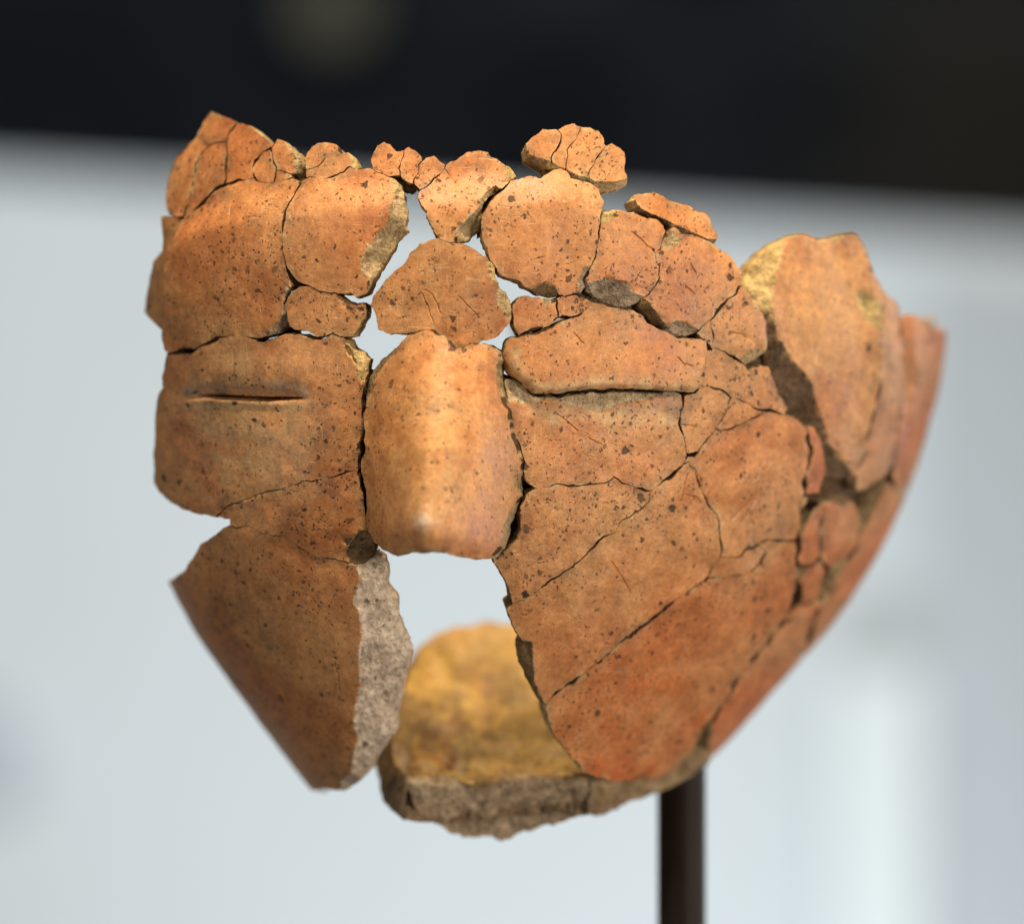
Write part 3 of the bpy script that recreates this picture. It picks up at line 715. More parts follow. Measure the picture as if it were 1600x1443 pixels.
def relief(p, name):
    x, y = p[:, 0], p[:, 1]
    z = np.zeros(len(p))
    if name in ('rear_sherd', 'base_sherd', 'joint_fill_shade'):
        return z
    if name == 'temple_sherd':
        return np.full(len(p), 1.0)
    front = 1 - sstep(x, 1130, 1230)
    by = np.interp(x, BROWX, BROWY)
    z += front * 22 * sstep(y, by - 75, by) * (1 - 0.75 * sstep(y, by + 10, by + 210))
    # eyelid at the viewer's right: a fold that rolls under at its lower rim
    sy = np.interp(x, [c[0] for c in SLIT], [c[1] for c in SLIT])
    wx = sstep(x, 775, 830) * (1 - sstep(x, 1085, 1140))
    q = sy - y
    if name == 'eyelid':
        z += wx * 10 * np.exp(-((np.clip(q, 0, 400) - 16) / 60.0) ** 2)
        z -= wx * 0.06 * np.clip(8 - q, 0, 8) ** 2
        ql = sd_poly(p, H((90, 420), (110, 500), (160, 550), (220, 590), (265, 627)))
        z -= 0.035 * np.clip(15 - ql, 0, 15) ** 2
    elif name == 'cheek':
        z -= wx * 5 * np.exp(-(np.clip(-q, 0, 400) / 30.0) ** 2) * (y > 560)
    # slit of the eye at the viewer's left
    cy = np.interp(x, [290, 330, 400, 490], [622, 617, 621, 623])
    w2 = sstep(x, 286, 335) * (1 - sstep(x, 425, 496))
    if name == 'cheek':
        up = np.clip(1 - np.clip(cy - y, 0, 99) / (6 + 13 * w2), 0, 1)
        dn = np.exp(-(np.clip(y - cy, 0, 99) / 2.6) ** 2)
        z -= w2 * 13 * np.where(y < cy, up, dn)
        z += w2 * 3 * np.exp(-((y - cy - 9) / 6.0) ** 2)
        w3 = sstep(x, 240, 330) * (1 - sstep(x, 460, 560))
        z += w3 * 5 * np.exp(-((y - cy + 40) / 30.0) ** 2)
    # ear ridge on the side of the vessel
    rx = np.interp(y, [360, 470, 560, 760], [1325, 1362, 1372, 1352])
    ws = sstep(x, 1250, 1290)
    z += ws * 12 * np.exp(-((x - rx) / 16.0) ** 2) * (1 - sstep(y, 600, 740))
    gx = np.interp(y, [480, 600, 700], [1418, 1424, 1412])
    z -= ws * 14 * np.exp(-((x - gx) / 9.0) ** 2) * (1 - sstep(y, 600, 720))
    return z


# colour zones of the clay (firing clouds, burial stains) and painted nose highlights: x, y, radius, colour, strength
ZONES = [(380, 960, 80, (0.26, 0.105, 0.035), 0.7), (430, 1060, 110, (0.40, 0.165, 0.055), 0.7), (560, 960, 80, (0.44, 0.21, 0.09), 0.4), (500, 1150, 80, (0.46, 0.20, 0.075), 0.6),
         (400, 690, 130, (0.37, 0.255, 0.165), 0.85), (360, 560, 70, (0.46, 0.29, 0.15), 0.5), (560, 560, 60, (0.42, 0.19, 0.09), 0.5), (520, 420, 90, (0.40, 0.175, 0.075), 0.5), (380, 450, 90, (0.43, 0.22, 0.09), 0.5),
         (940, 880, 120, (0.55, 0.33, 0.15), 0.55), (830, 850, 70, (0.44, 0.22, 0.11), 0.5), (950, 960, 80, (0.36, 0.18, 0.08), 0.4),
         (760, 470, 55, (0.38, 0.25, 0.15), 0.7), (680, 690, 120, (0.66, 0.37, 0.15), 0.75), (690, 815, 45, (0.50, 0.32, 0.18), 0.5), (666, 814, 13, (0.78, 0.70, 0.60), 0.9),  # on the nose, pale zones paint the ridge highlight and the tip's white glint
         (1000, 1130, 175, (0.62, 0.175, 0.042), 0.85), (960, 1190, 60, (0.62, 0.14, 0.03), 0.6), (1180, 900, 110, (0.54, 0.22, 0.07), 0.5), (880, 730, 60, (0.40, 0.20, 0.11), 0.45),
         (1290, 480, 100, (0.68, 0.36, 0.13), 0.7), (1440, 640, 60, (0.50, 0.22, 0.11), 0.5), (680, 420, 60, (0.52, 0.21, 0.07), 0.5),
         (740, 300, 70, (0.54, 0.21, 0.075), 0.5), (900, 400, 90, (0.50, 0.23, 0.10), 0.4), (1080, 450, 80, (0.50, 0.23, 0.11), 0.4),
         (280, 250, 50, (0.42, 0.16, 0.06), 0.6)]
SKIN0 = np.array((0.58, 0.245, 0.088))


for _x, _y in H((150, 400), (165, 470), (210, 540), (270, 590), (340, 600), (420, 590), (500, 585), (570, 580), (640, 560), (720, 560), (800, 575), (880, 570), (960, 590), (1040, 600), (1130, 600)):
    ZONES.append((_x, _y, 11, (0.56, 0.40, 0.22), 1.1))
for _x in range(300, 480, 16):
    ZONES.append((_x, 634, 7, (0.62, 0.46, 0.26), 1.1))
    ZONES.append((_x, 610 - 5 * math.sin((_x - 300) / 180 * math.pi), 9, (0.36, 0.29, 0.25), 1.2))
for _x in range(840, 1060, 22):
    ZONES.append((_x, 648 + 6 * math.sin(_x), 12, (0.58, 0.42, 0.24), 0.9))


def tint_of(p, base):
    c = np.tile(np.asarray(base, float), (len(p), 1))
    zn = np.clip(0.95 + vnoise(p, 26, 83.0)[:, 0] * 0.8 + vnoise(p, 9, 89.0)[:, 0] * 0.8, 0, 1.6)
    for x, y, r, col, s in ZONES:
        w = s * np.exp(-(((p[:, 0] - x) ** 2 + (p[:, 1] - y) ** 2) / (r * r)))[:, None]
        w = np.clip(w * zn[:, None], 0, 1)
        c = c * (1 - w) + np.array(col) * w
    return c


def vnoise(p, sc, seed=0.0, z=None):
    out = np.empty((len(p), 3))
    for i in range(len(p)):
        out[i] = noise.noise_vector((p[i, 0] / sc + seed, p[i, 1] / sc - seed * 1.7, seed * 3.1 if z is None else z[i]))
    return out


# joints that gape more than the rest, and fine scratches cut into the skin
WIDE = [(K((992, 518), (920, 570), (840, 625), (780, 680), (700, 735), (640, 778), (560, 840), (510, 890), (440, 942), (380, 985), (320, 1030)), 1.5),
        (Mf((525, 738), (475, 790), (425, 850), (375, 910), (325, 970), (285, 1040), (225, 1130), (165, 1225)), 2.6),
        (H((175, 307), (250, 287), (320, 262), (400, 232), (480, 205), (540, 180)), 1.8),
        (E((200, 395), (270, 397), (330, 388), (400, 362), (480, 330)), 2.2),
        (A((385, 880), (440, 842), (500, 772), (550, 717), (600, 657)), 0.8), (A((640, 627), (760, 597), (840, 577), (885, 560)), 1.6),
        (A((200, 850), (290, 862), (385, 880)), 1.5), (A((372, 885), (345, 1000), (330, 1100), (310, 1250)) + E((225, 20), (207, 150)), 1.2),
        (A((885, 560), (885, 490), (900, 430), (960, 370), (1015, 335)), 1.0),
        (L((690, 1150), (715, 1060), (735, 960), (755, 820), (775, 720), (792, 600)), 1.0),
        (L((480, 1000), (480, 1060), (468, 1120), (452, 1180), (455, 1240)), 2.6), (Mf((620, 170), (605, 260), (598, 345), (605, 420), (600, 545), (605, 620)), 3.0),
        (Mf((605, 620), (565, 672), (525, 738)), 2.0), (Mf((690, 682), (705, 640), (770, 530), (850, 400)), 2.5), (Mf((690, 682), (640, 810), (580, 950), (560, 1040)), 1.6),
        (Mf((700, 280), (705, 350), (700, 440)), 1.4), (Mf((610, 467), (650, 470), (705, 440)), 1.4),
        (G((1225, 220), (1240, 330), (1265, 410), (1300, 520), (1320, 600), (1308, 720)), 1.2),
        (H((1195, 592), (1250, 592), (1320, 612), (1370, 648)), 1.0), (Df((1055, 755), (990, 840), (905, 950)), 1.0),
        (H((270, 1165), (200, 1100)), 1.5), (K((1045, 437), (1130, 425), (1220, 375), (1340, 360), (1395, 365)), 0.7),
        (L((912, 450), (925, 550), (920, 700), (895, 850), (870, 1000)), 1.0)]
SLOT = [(306, 617), (340, 620), (380, 622.5), (420, 624), (476, 621)]
HAIR = [H((390, 740), (450, 785), (520, 845)), H((575, 880), (640, 915)), Df((405, 420), (450, 460), (500, 510), (545, 540)), Df((765, 630), (800, 682)),
        Df((1010, 1040), (1090, 1055), (1150, 1080), (1200, 1115), (1235, 1150)), H((1080, 800), (1130, 806), (1180, 820)), Ff((580, 480), (615, 560), (640, 640), (668, 700)),
        Ff((615, 455), (655, 490), (690, 560), (715, 625)), Ff((860, 510), (930, 585), (990, 645)), K((560, 450), (600, 510), (645, 585)),
        L((95, 515), (150, 530), (205, 560), (250, 598)), Df((740, 760), (790, 795)), A((745, 790), (760, 860)), C((220, 310), (255, 370), (285, 430)),
        H((490, 290), (535, 348)), H((1060, 425), (1090, 460), (1140, 470)), K((895, 150), (940, 158), (965, 185)), E((760, 1180), (640, 1225), (560, 1250)),
        H((1130, 1010), (1170, 1060), (1205, 1150), (1225, 1225)), G((950, 650), (975, 730), (1010, 840)), I((860, 760), (875, 830), (880, 900)),
        K((1150, 265), (1220, 150)), K((1100, 255), (1240, 120)), K((900, 60), (870, 180)), C((790, 900), (830, 890)), Bf((1230, 310), (1290, 410))]

# ------------------------------------------------------------------ outline handling
_seen = []


def snap(pts, own):
    out = []
    for x, y in pts:
        best, bd = None, 5.0
        for qx, qy in _seen:
            d = math.hypot(x - qx, y - qy)
            if d < bd:
                bd, best = d, (qx, qy)
        out.append(best or (x, y))
    res = [out[0]]
    for q in out[1:]:
        if math.hypot(q[0] - res[-1][0], q[1] - res[-1][1]) > 0.5:
            res.append(q)
    _seen.extend(res)
    return res


def outline(pts, jit, step=4.0):
    pts = np.array(pts, float)
    out = []
    n = len(pts)
    for i in range(n):
        a, b = pts[i], pts[(i + 1) % n]
        k = max(1, int(round(np.linalg.norm(b - a) / step)))
        for j in range(k):
            out.append(a + (b - a) * j / k)
    out = np.array(out)
    d = vnoise(out, 15, 3.3)[:, :2] * 2.6 + vnoise(out, 6, 8.1)[:, :2] * 1.6
    return out + d * jit


def signed_area(p):
    x, y = p[:, 0], p[:, 1]
    return 0.5 * np.sum(x * np.roll(y, -1) - np.roll(x, -1) * y)


def normals2(p):
    t = np.roll(p, -1, 0) - np.roll(p, 1, 0)
    n = np.stack([t[:, 1], -t[:, 0]], -1)
    n /= np.maximum(np.linalg.norm(n, axis=1, keepdims=True), 1e-6)
    return n          # outward when the outline's signed area is positive


def to_world(p3):
    return np.stack([p3[:, 0] * S, p3[:, 1] * S, -p3[:, 2] * S], -1)


col_main = scene.collection
root = bpy.data.objects.new('face_vessel', None)
root.empty_display_size = 0.02
ROOT = np.array([0.039, 0.068, -0.079])
root.location = ROOT
col_main.objects.link(root)
root['label'] = 'broken orange terracotta face vessel pieced together from many sherds, held up on a dark rod'
root['category'] = 'face vessel'


def build(spec, idx):
    surf = spec['surf']
    name = spec['name']
    rear = surf is REAR
    pts = spec['pts'] if rear or name == 'joint_fill_shade' else snap(spec['pts'], idx)
    if rear:
        scale = np.array([10.47, 1.0])
        ol = outline(np.array(pts) * scale, 1.5, 7.0) / scale
        fs = np.ones(len(ol))
    else:
        ol = outline(pts, spec['jit'])
        if isinstance(surf, Wall) and surf is not NOSE:
            flat = outline(pts, 0.0)
            uu, _ = inv(flat[:, 0], flat[:, 1])
            fs = np.clip(np.cos(uu / U0) * 2.2, 0.06, 1.0)
            ol = flat + (ol - flat) * fs[:, None]
        else:
            fs = np.ones(len(ol))
    if signed_area(ol) < 0:
        ol = ol[::-1]
        fs = fs[::-1]
    n2 = normals2(ol)
    sc2 = np.array([1 / 10.47, 1.0]) if rear else np.array([1.0, 1.0])
    nz = vnoise(ol, 22, 5.0 + idx)[:, 0]
    w = spec['rim'] * np.clip(0.48 + 1.6 * nz, 0.10, 2.1)
    if not rear:
        for ln, ex in WIDE:
            near = sd_poly(ol, ln) < 7
            w[near] += ex * np.clip(0.6 + 1.6 * nz[near], 0.05, 1.8)
    w = w * fs
    th = spec['th']
    # where another fragment lies against this edge the joint holds dark soil
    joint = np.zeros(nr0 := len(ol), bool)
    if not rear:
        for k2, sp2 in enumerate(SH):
            if k2 == idx or sp2['surf'] is REAR or sp2['name'] in ('joint_fill_shade', 'base_sherd'):
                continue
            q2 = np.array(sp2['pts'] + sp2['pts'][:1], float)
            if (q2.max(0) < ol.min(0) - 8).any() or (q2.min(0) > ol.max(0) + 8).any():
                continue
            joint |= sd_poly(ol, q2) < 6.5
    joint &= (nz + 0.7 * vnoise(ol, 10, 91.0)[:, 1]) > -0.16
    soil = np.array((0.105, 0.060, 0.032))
    ring_px = [ol - n2 * w[:, None] * sc2, ol - n2 * (w * 0.35)[:, None] * sc2]
    ring_d = [np.full(len(ol), 0.0), np.full(len(ol), 2.5)]
    r3 = vnoise(ol, 9, 11.0 + idx)
    r4 = vnoise(ol, 9, 17.0 + idx)
    r5 = vnoise(ol, 9, 23.0 + idx)
    ring_px.append(ol + (0.5 + 0.6 * r3[:, :1] * fs[:, None]) * n2 * sc2 * fs[:, None])
    ring_d.append(np.full(len(ol), 14.0))
    ring_px.append(ol + (0.5 + 2.6 * r4[:, :1]) * n2 * sc2 * fs[:, None])
    ring_d.append(0.34 * th + 3 * r4[:, 1])
    ring_px.append(ol + (0.3 + 3.0 * r5[:, :1]) * n2 * sc2 * fs[:, None])
    ring_d.append(0.66 * th + 3 * r5[:, 1])
    ring_px.append(ol - n2 * (2.0 + 2 * r3[:, 1:2]) * sc2 * fs[:, None])
    ring_d.append(np.full(len(ol), float(th)))
    nr = len(ol)

    dom0 = surf.to_dom(ring_px[0])
    # fill points
    st = spec['step'] or surf.step
    lo, hi = dom0.min(0), dom0.max(0)
    gx = np.arange(lo[0], hi[0], st)
    gy = np.arange(lo[1], hi[1], st * 0.866)
    g = np.array([(x + (st / 2 if j % 2 else 0), y) for j, y in enumerate(gy) for x in gx])
    extra = []
    hair_lines = []
    if not rear:
        for c in spec['chips']:
            bp = np.array(c['border'], float)
            o = []
            for a, b in zip(bp[:-1], bp[1:]):
                k = max(1, int(np.linalg.norm(b - a) / 3.5))
                o += [a + (b - a) * j / k for j in range(k)]
            o.append(bp[-1])
            o = np.array(o)
            o = o + vnoise(o, 9, 4.4)[:, :2] * 2.4
            c['border_j'] = o
            extra.append(surf.to_dom(o))
        if name == 'cheek' and ring_px[0][:, 0].min() < 400:
            sp_ = np.array(SLOT, float)
            o = np.vstack([sp_[i] + (sp_[i + 1] - sp_[i]) * np.linspace(0, 1, 16)[:-1, None] for i in range(len(sp_) - 1)])
            extra.append(surf.to_dom(np.vstack([o + (0, dy) for dy in (-6.0, -4.2, -3.0, -1.8, 0, 1.8, 3.0, 4.2, 6.0)])))
        if spec['mat'] == 'skin':
            for hl in HAIR:
                hp = np.array(hl, float)
                o = []
                for a, b in zip(hp[:-1], hp[1:]):
                    k = max(1, int(np.linalg.norm(b - a) / 2.2))
                    o += [a + (b - a) * j / k for j in range(k)]
                o = np.array(o)
                if not inside(o, ring_px[0]).any():
                    continue
                o = o + vnoise(o, 8, 6.6)[:, :2] * 1.2
                tt = np.gradient(o, axis=0)
                nn_ = np.stack([-tt[:, 1], tt[:, 0]], -1)
                nn_ /= np.maximum(np.linalg.norm(nn_, axis=1, keepdims=True), 1e-6)
                hair_lines.append(o)
                extra.append(surf.to_dom(np.vstack([o, o + nn_ * 1.7, o - nn_ * 1.7])))
    if len(g):
        g = g + rng.uniform(-st * 0.22, st * 0.22, g.shape)
        g = g[inside(g, dom0)]
        if len(g):
            g = g[sd_poly(g, np.vstack([dom0, dom0[:1]])) > st * 0.5]
    for e in extra:
        e = e[inside(e, dom0)]
        if len(e):
            e = e[sd_poly(e, np.vstack([dom0, dom0[:1]])) > 1.0]
        if len(e) and len(g):
            keep = np.min(np.linalg.norm(g[:, None, :] - e[None, :, :], axis=2), axis=1) > st * 0.5
            g = g[keep]
        if len(e):
            g = np.vstack([g, e]) if len(g) else e
    allp = np.vstack([dom0, g]) if len(g) else dom0
    vin = [Vector((float(a), float(b))) for a, b in allp]
    ein = [(i, (i + 1) % nr) for i in range(nr)]
    vo, eo, fo, ov, oe, of = delaunay_2d_cdt(vin, ein, [], 0, 1e-4)
    q = np.array([(v.x, v.y) for v in vo])
    fa = np.array([f for f in fo if len(f) == 3])
    cen = q[fa].mean(1)
    fa = fa[inside(cen, dom0)]
    back_of = {}
    ringmap = [None] * nr
    for k, lst in enumerate(ov):
        for i in lst:
            if i < nr:
                ringmap[i] = k
    for i in range(nr):
        if ringmap[i] is None:
            ringmap[i] = int(np.argmin(np.linalg.norm(q - dom0[i], axis=1)))
    used = np.zeros(len(q), bool)
    used[fa.ravel()] = True
    used[ringmap] = True
    ren = -np.ones(len(q), int)
    ren[used] = np.arange(used.sum())
    q = q[used]
    fa = ren[fa]
    rm = ren[np.array(ringmap)]
    p = surf.from_dom(q)

    def chip_depth(pp):
        d = np.zeros(len(pp))
        tone = np.tile(np.array(spec['tone'], float), (len(pp), 1))
        m = np.zeros(len(pp), bool)
        for c in spec['chips']:
            if rear:
                continue
            ins = inside(pp, c['region'])
            if not ins.any():
                continue
            dist = sd_poly(pp[ins], c['border_j'])
            rough = vnoise(pp[ins], 13, 31.0)[:, 0] * 1.0 + vnoise(pp[ins], 6, 37.0)[:, 0] * 0.6
            dd = np.minimum(c['k'] * dist, c['maxd']) + np.clip(dist / 4.0, 0, 1) * c['rough'] * (0.8 + rough)
            d[ins] = np.maximum(d[ins], dd)
            tone[ins] = c['tone']
            m |= ins
        return d, tone, m

    wob = vnoise(p * (np.array([10.0, 1.0]) if rear else 1.0), 70, 41.0)[:, 0] * 2.2 + vnoise(p * (np.array([10.0, 1.0]) if rear else 1.0), 24, 43.0 + idx)[:, 0] * 0.9
    if spec['mat'] == 'frac':
        wob = wob + vnoise(p, 18, 47.0)[:, 0] * 8 + vnoise(p, 7, 49.0)[:, 0] * 4
    if name == 'base_sherd':
        wob = wob + vnoise(p, 30, 51.0)[:, 0] * 4
    cd, ftone, cmask = chip_depth(p)
    hz = np.zeros(len(p))
    for o in hair_lines:
        hz = np.maximum(hz, np.exp(-(sd_poly(p, o) / 0.8) ** 2))
    sz = np.zeros(len(p))
    if name == 'cheek' and p[:, 0].min() < 400:
        dsl = sd_poly(p, SLOT)
        hw = 0.8 + 2.6 * sstep(p[:, 0], 306, 350) * (1 - sstep(p[:, 0], 410, 476))
        sz = 24 * np.exp(-(dsl / hw) ** 8) * sstep(p[:, 0], 304, 322) * (1 - sstep(p[:, 0], 455, 478))
    off0 = 0
    off = spec['lift'] + rnd_off(name) + wob + relief(p, name) - 2.0 * hz - sz
    n3 = surf.nrm(q, p)
    P = surf.pos(q, p)
    front = P + n3 * (off - cd)[:, None]
    thick = th + vnoise(p * (np.array([10.0, 1.0]) if rear else 1.0), 40, 53.0 + idx)[:, 1] * 3
    back = P + n3 * (off - np.maximum(thick, cd + 8))[:, None]
    verts = [front, back]
    nf = len(front)
    mats = []
    faces = []
    dom_s = np.sign(np.linalg.det(np.stack([q[fa[:, 1]] - q[fa[:, 0]], q[fa[:, 2]] - q[fa[:, 0]]], 1)))
    # orient the faces outward
    fn = np.cross(front[fa[:, 1]] - front[fa[:, 0]], front[fa[:, 2]] - front[fa[:, 0]])
    # world flips v: handedness handled below by comparing with the world normal
    Wf = to_world(front)
    nw = np.stack([n3[:, 0], n3[:, 1], -n3[:, 2]], -1)
    fnw = np.cross(Wf[fa[:, 1]] - Wf[fa[:, 0]], Wf[fa[:, 2]] - Wf[fa[:, 0]])
    flip = (np.sum(fnw * nw[fa[:, 0]], 1).sum() < 0)
    if flip:
        fa = fa[:, ::-1]
    inchip = cmask[fa].sum(1) >= 2
    for f, ic in zip(fa, inchip):
        faces.append(tuple(int(k) for k in f))
        mats.append(1 if (ic or spec['mat'] == 'frac') else 0)
    for f in fa:
        faces.append(tuple(int(k) + nf for k in f[::-1]))
        mats.append(1)
    # side wall rings
    prev = rm
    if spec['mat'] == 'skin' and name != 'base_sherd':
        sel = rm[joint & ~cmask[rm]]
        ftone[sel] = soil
    tones = [ftone, np.tile(np.array(spec['tone'], float), (nf, 1))]
    pxs = [p, p]
    ringside = 1 if not flip else -1
    base_off = off[rm]
    cdr = cd[rm]
    count = 2 * nf
    ringfaces = []
    for k in range(1, len(ring_px)):
        rq = surf.to_dom(ring_px[k])
        rp = ring_px[k]
        Pk = surf.pos(rq, rp)
        nk = surf.nrm(rq, rp)
        dk = np.maximum(ring_d[k], cdr + 1.5 * k)
        if k == len(ring_px) - 1:
            cur = rm + nf
        else:
            vk = Pk + nk * (base_off - dk)[:, None]
            verts.append(vk)
            tn = np.tile(np.array(spec['tone'], float), (nr, 1))
            if spec['chips']:
                _, t2, m2 = chip_depth(ol)
                tn = np.where(m2[:, None], t2, tn)
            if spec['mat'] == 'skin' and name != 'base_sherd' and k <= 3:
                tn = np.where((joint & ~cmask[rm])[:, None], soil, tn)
            tones.append(tn)
            pxs.append(rp)
            cur = np.arange(count, count + nr)
            count += nr
        for i in range(nr):
            j = (i + 1) % nr
            a, b_, c_, d_ = int(prev[i]), int(prev[j]), int(cur[j]), int(cur[i])
            if len({a, b_, c_, d_}) < 4:
                continue
            ringfaces.append((a, b_, c_, d_))
            mats.append(0 if (k == 1 and not cmask[rm[i]] and not joint[i] and spec['mat'] != 'frac') else 1)
        prev = cur
    V3 = to_world(np.vstack(verts))
    # ring orientation: test against the direction away from the fragment's middle
    cw = V3[:nf].mean(0)
    f0 = np.array(ringfaces[len(ringfaces) // 2 - min(nr, len(ringfaces) // 2):len(ringfaces) // 2])
    fc = V3[f0].mean(1)
    fnr = np.cross(V3[f0[:, 1]] - V3[f0[:, 0]], V3[f0[:, 2]] - V3[f0[:, 0]])
    if np.sum(fnr * (fc - cw)) < 0:
        ringfaces = [f[::-1] for f in ringfaces]
    faces += ringfaces
    org = V3.mean(0)
    me = bpy.data.meshes.new(name)
    me.from_pydata((V3 - org).tolist(), [], faces)
    me.materials.append(M_SKIN)
    me.materials.append(M_FRAC)
    me.polygons.foreach_set('material_index', mats)
    me.polygons.foreach_set('use_smooth', [True] * len(faces))
    base_t = np.array(spec['tint'] if spec['tint'] is not None else SKIN0) * rng.uniform(0.95, 1.05)
    pp = np.vstack(pxs)
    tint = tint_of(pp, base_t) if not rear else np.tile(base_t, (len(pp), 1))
    if not rear and name != 'base_sherd':
        de = sd_poly(pp, np.vstack([ol, ol[:1]]))
        g1 = (np.clip(vnoise(pp, 24, 101.0)[:, 0] * 2.2 + vnoise(pp, 8, 103.0)[:, 0] * 1.2, 0, 1) * np.exp(-(de / 11.0) ** 2) * 0.75)[:, None]
        tint = tint * (1 - g1) + np.array((0.20, 0.115, 0.060)) * g1
        g2 = (np.clip(vnoise(pp, 20, 107.0)[:, 1] * 2.4 + vnoise(pp, 7, 109.0)[:, 1] * 1.2 - 0.15, 0, 1) * np.exp(-(de / 5.0) ** 2) * 0.8)[:, None]
        tint = tint * (1 - g2) + np.array((0.66, 0.48, 0.26)) * g2
    if name == 'base_sherd':
        tint = np.tile(base_t, (len(pp), 1))
        blot = vnoise(pp, 45, 61.0)[:, 0] + 0.6 * vnoise(pp, 16, 67.0)[:, 0]
        lowm = sstep(pp[:, 1], 1010, 1080)
        blot = blot + 0.5 * vnoise(pp, 8, 73.0)[:, 0]
        wk = (np.clip(blot * 3.4 + 0.30, 0, 1) * (0.35 + 0.65 * lowm) * 0.8)[:, None]
        tint = tint * (1 - wk) + np.array((0.13, 0.085, 0.03)) * wk
        pk = (np.clip(vnoise(pp, 22, 79.0)[:, 0] * 2.4 - 0.1, 0, 1) * sstep(pp[:, 1], 1110, 1190) * 0.7)[:, None]
        tint = tint * (1 - pk) + np.array((0.46, 0.38, 0.25)) * pk
    at = me.attributes.new('tint', 'FLOAT_COLOR', 'POINT')
    at.data.foreach_set('color', np.hstack([tint, np.ones((len(tint), 1))]).astype(np.float32).ravel())
    fr = np.vstack(tones)
    # edge clay darkens with lodged soil in blotches of its own
    bl = np.clip(vnoise(pp, 17, 71.0)[:, 0] * 1.6 + 0.0, 0, 1)[:, None] * (0.2 if name == 'jaw' else 0.45)
    fr = fr * (1 - bl) + fr * np.array((0.42, 0.38, 0.33)) * bl
    at = me.attributes.new('frac', 'FLOAT_COLOR', 'POINT')
    at.data.foreach_set('color', np.hstack([fr, np.ones((len(fr), 1))]).astype(np.float32).ravel())
    # the skin meets the broken edge in a crisp line
    sharp = np.zeros(len(me.edges), bool)
    me.update()
    try:
        me.set_sharp_from_angle(angle=math.radians(42))
    except Exception:
        pass
    o = bpy.data.objects.new(name, me)
    col_main.objects.link(o)
    o.parent = root
    o.location = Vector((org - ROOT).tolist())
    if spec['label']:
        o['label'] = spec['label']
    return o


def rnd_off(name):
    return 0.0 if name in ('nose', 'joint_fill_shade', 'base_sherd') else float(rng.uniform(-1.3, 1.3))


for i, sp in enumerate(SH):
    build(sp, i)


# ------------------------------------------------------------------ rod that carries the vessel
def lathe(name, prof, mat, seg=48):
    vs, fs = [], []
    for r, z in prof:
        for k in range(seg):
            a = 2 * math.pi * k / seg
            vs.append((r * math.cos(a), r * math.sin(a), z))
    for i in range(len(prof) - 1):
        for k in range(seg):
            a, b = i * seg + k, i * seg + (k + 1) % seg
            fs.append((a, b, b + seg, a + seg))
    fs.append(tuple(range(seg))[::-1])
    fs.append(tuple(range((len(prof) - 1) * seg, len(prof) * seg)))
    me = bpy.data.meshes.new(name)
    me.from_pydata(vs, [], fs)
    me.polygons.foreach_set('use_smooth', [True] * len(fs))
    me.set_sharp_from_angle(angle=math.radians(40))
    me.materials.append(mat)
    o = bpy.data.objects.new(name, me)
    col_main.objects.link(o)
    return o


M_ROD = plain_mat('dark_bronze_rod', (0.013, 0.0065, 0.0045), 0.55, 0.25, 60, 0.2, 0.0)
DR = 520.0
kx = (F + DR) / F
rod = lathe('display_rod', [(37 * kx * S, -0.60), (38 * kx * S, -0.598), (38 * kx * S, -0.0735), (37 * kx * S, -0.073)], M_ROD)
rod.location = ((1065 - CX) * kx * S, DR * S, 0)
rod['label'] = 'dark brown round metal rod standing under the terracotta vessel'
rod['category'] = 'display rod'


# ------------------------------------------------------------------ case behind: pale wall, dark opening above
def box(name, x0, x1, y0, y1, z0, z1, mat, bev=0.002):
    import bmesh
    bm = bmesh.new()
    bmesh.ops.create_cube(bm, size=1.0)
    for v in bm.verts:
        v.co = ((x0 if v.co.x < 0 else x1), (y0 if v.co.y < 0 else y1), (z0 if v.co.z < 0 else z1))
    bmesh.ops.bevel(bm, geom=list(bm.edges), offset=bev, segments=2, affect='EDGES')
    me = bpy.data.meshes.new(name)
    bm.to_mesh(me)
    bm.free()
    me.materials.append(mat)
    o = bpy.data.objects.new(name, me)
    col_main.objects.link(o)
    o['kind'] = 'structure'
    return o


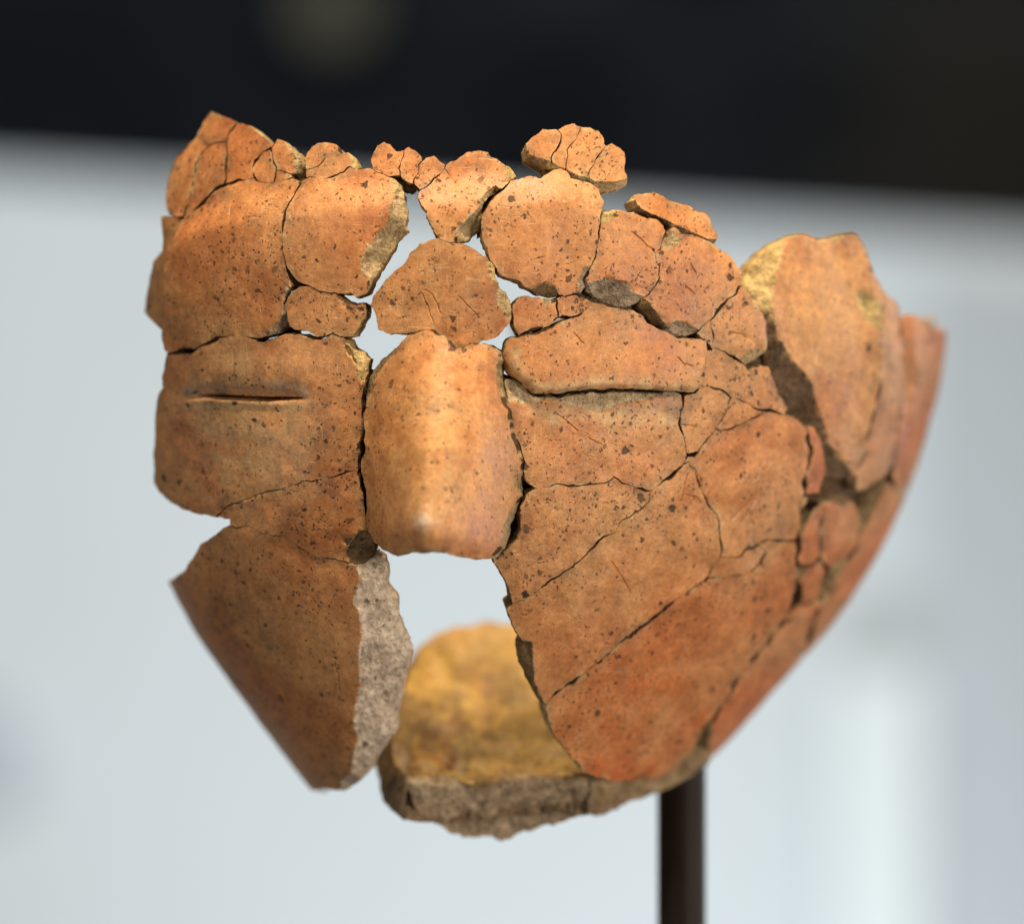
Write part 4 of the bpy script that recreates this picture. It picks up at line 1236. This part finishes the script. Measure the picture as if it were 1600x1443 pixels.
M_WALL = plain_mat('pale_painted_wall', (0.60, 0.65, 0.68), 0.8, 0.03, 3)
M_PANEL = plain_mat('grey_painted_panel', (0.46, 0.505, 0.54), 0.8, 0.03, 3)
M_REFLECT = plain_mat('pale_reflection_strip', (0.69, 0.755, 0.775), 0.6, 0.02, 4)
m, nt, b = new_mat('dark_cloth_wall')
t = NT(nt)
geo = t.n('ShaderNodeNewGeometry')
nn = t.noise(geo.outputs['Position'], 9.0, 2)
n2 = t.noise(geo.outputs['Position'], 4.0, 1)
c = t.mix(t.ramp(nn.outputs['Fac'], 0.40, 0.70), (0.005, 0.0065, 0.0095), (0.015, 0.0165, 0.020))
c = t.mix(t.ramp(n2.outputs['Fac'], 0.5, 0.7), c, (0.017, 0.0165, 0.0145))
t.l(c, b.inputs['Base Color'])
b.inputs['Roughness'].default_value = 0.9
b.inputs['Specular IOR Level'].default_value = 0.1
M_DARK = m
YB = 1.28
kb = (F + YB / S) / F
zb = lambda y: -(y - CY) * kb * S
xb = lambda x: (x - CX) * kb * S


def slab(name, outline_px, y0, y1, mat):
    """upright slab whose outline is given in the wall's own plane"""
    n = len(outline_px)
    vs = [(xb(x), y0, zb(y)) for x, y in outline_px] + [(xb(x), y1, zb(y)) for x, y in outline_px]
    fs = [tuple(range(n)), tuple(range(2 * n - 1, n - 1, -1))] + [(i, i + n, (i + 1) % n + n, (i + 1) % n) for i in range(n)]
    me = bpy.data.meshes.new(name)
    me.from_pydata(vs, [], fs)
    me.update()
    import bmesh
    bm = bmesh.new()
    bm.from_mesh(me)
    bmesh.ops.recalc_face_normals(bm, faces=bm.faces)
    bm.to_mesh(me)
    bm.free()
    me.materials.append(mat)
    o = bpy.data.objects.new(name, me)
    col_main.objects.link(o)
    o['kind'] = 'structure'
    return o


slab('wall', [(-6000, -122), (7500, 766), (7500, 4400), (-6000, 4400)], YB, YB + 0.03, M_WALL)
slab('dark_wall', [(-6500, -3500), (8000, -3500), (8000, 1200), (-6500, 1200)], YB + 0.06, YB + 0.09, M_DARK)
slab('wall_panel', [(1442, 480), (7500, 860), (7500, 4400), (1440, 4400)], YB - 0.012, YB - 0.002, M_PANEL)
slab('reflection_strip', [(1300, 1040), (1436, 1040), (1436, 3400), (1300, 3400)], YB - 0.03, YB - 0.002, M_REFLECT)  # pale slab painting a soft vertical reflection


def disc(name, x, y, r, y0, y1, mat):
    slab(name, [(x + r * math.cos(k * math.pi / 16), y + r * math.sin(k * math.pi / 16)) for k in range(32)], y0, y1, mat)


disc('wall_disc', -12, 1180, 62, YB - 0.012, YB - 0.001, plain_mat('grey_fitting', (0.44, 0.49, 0.54), 0.7))
disc('wall_disc', 515, -5, 62, YB + 0.048, YB + 0.059, plain_mat('painted_dim_glow', (0.060, 0.056, 0.036), 0.7))  # disc whose colour paints a dim warm glow on the dark wall
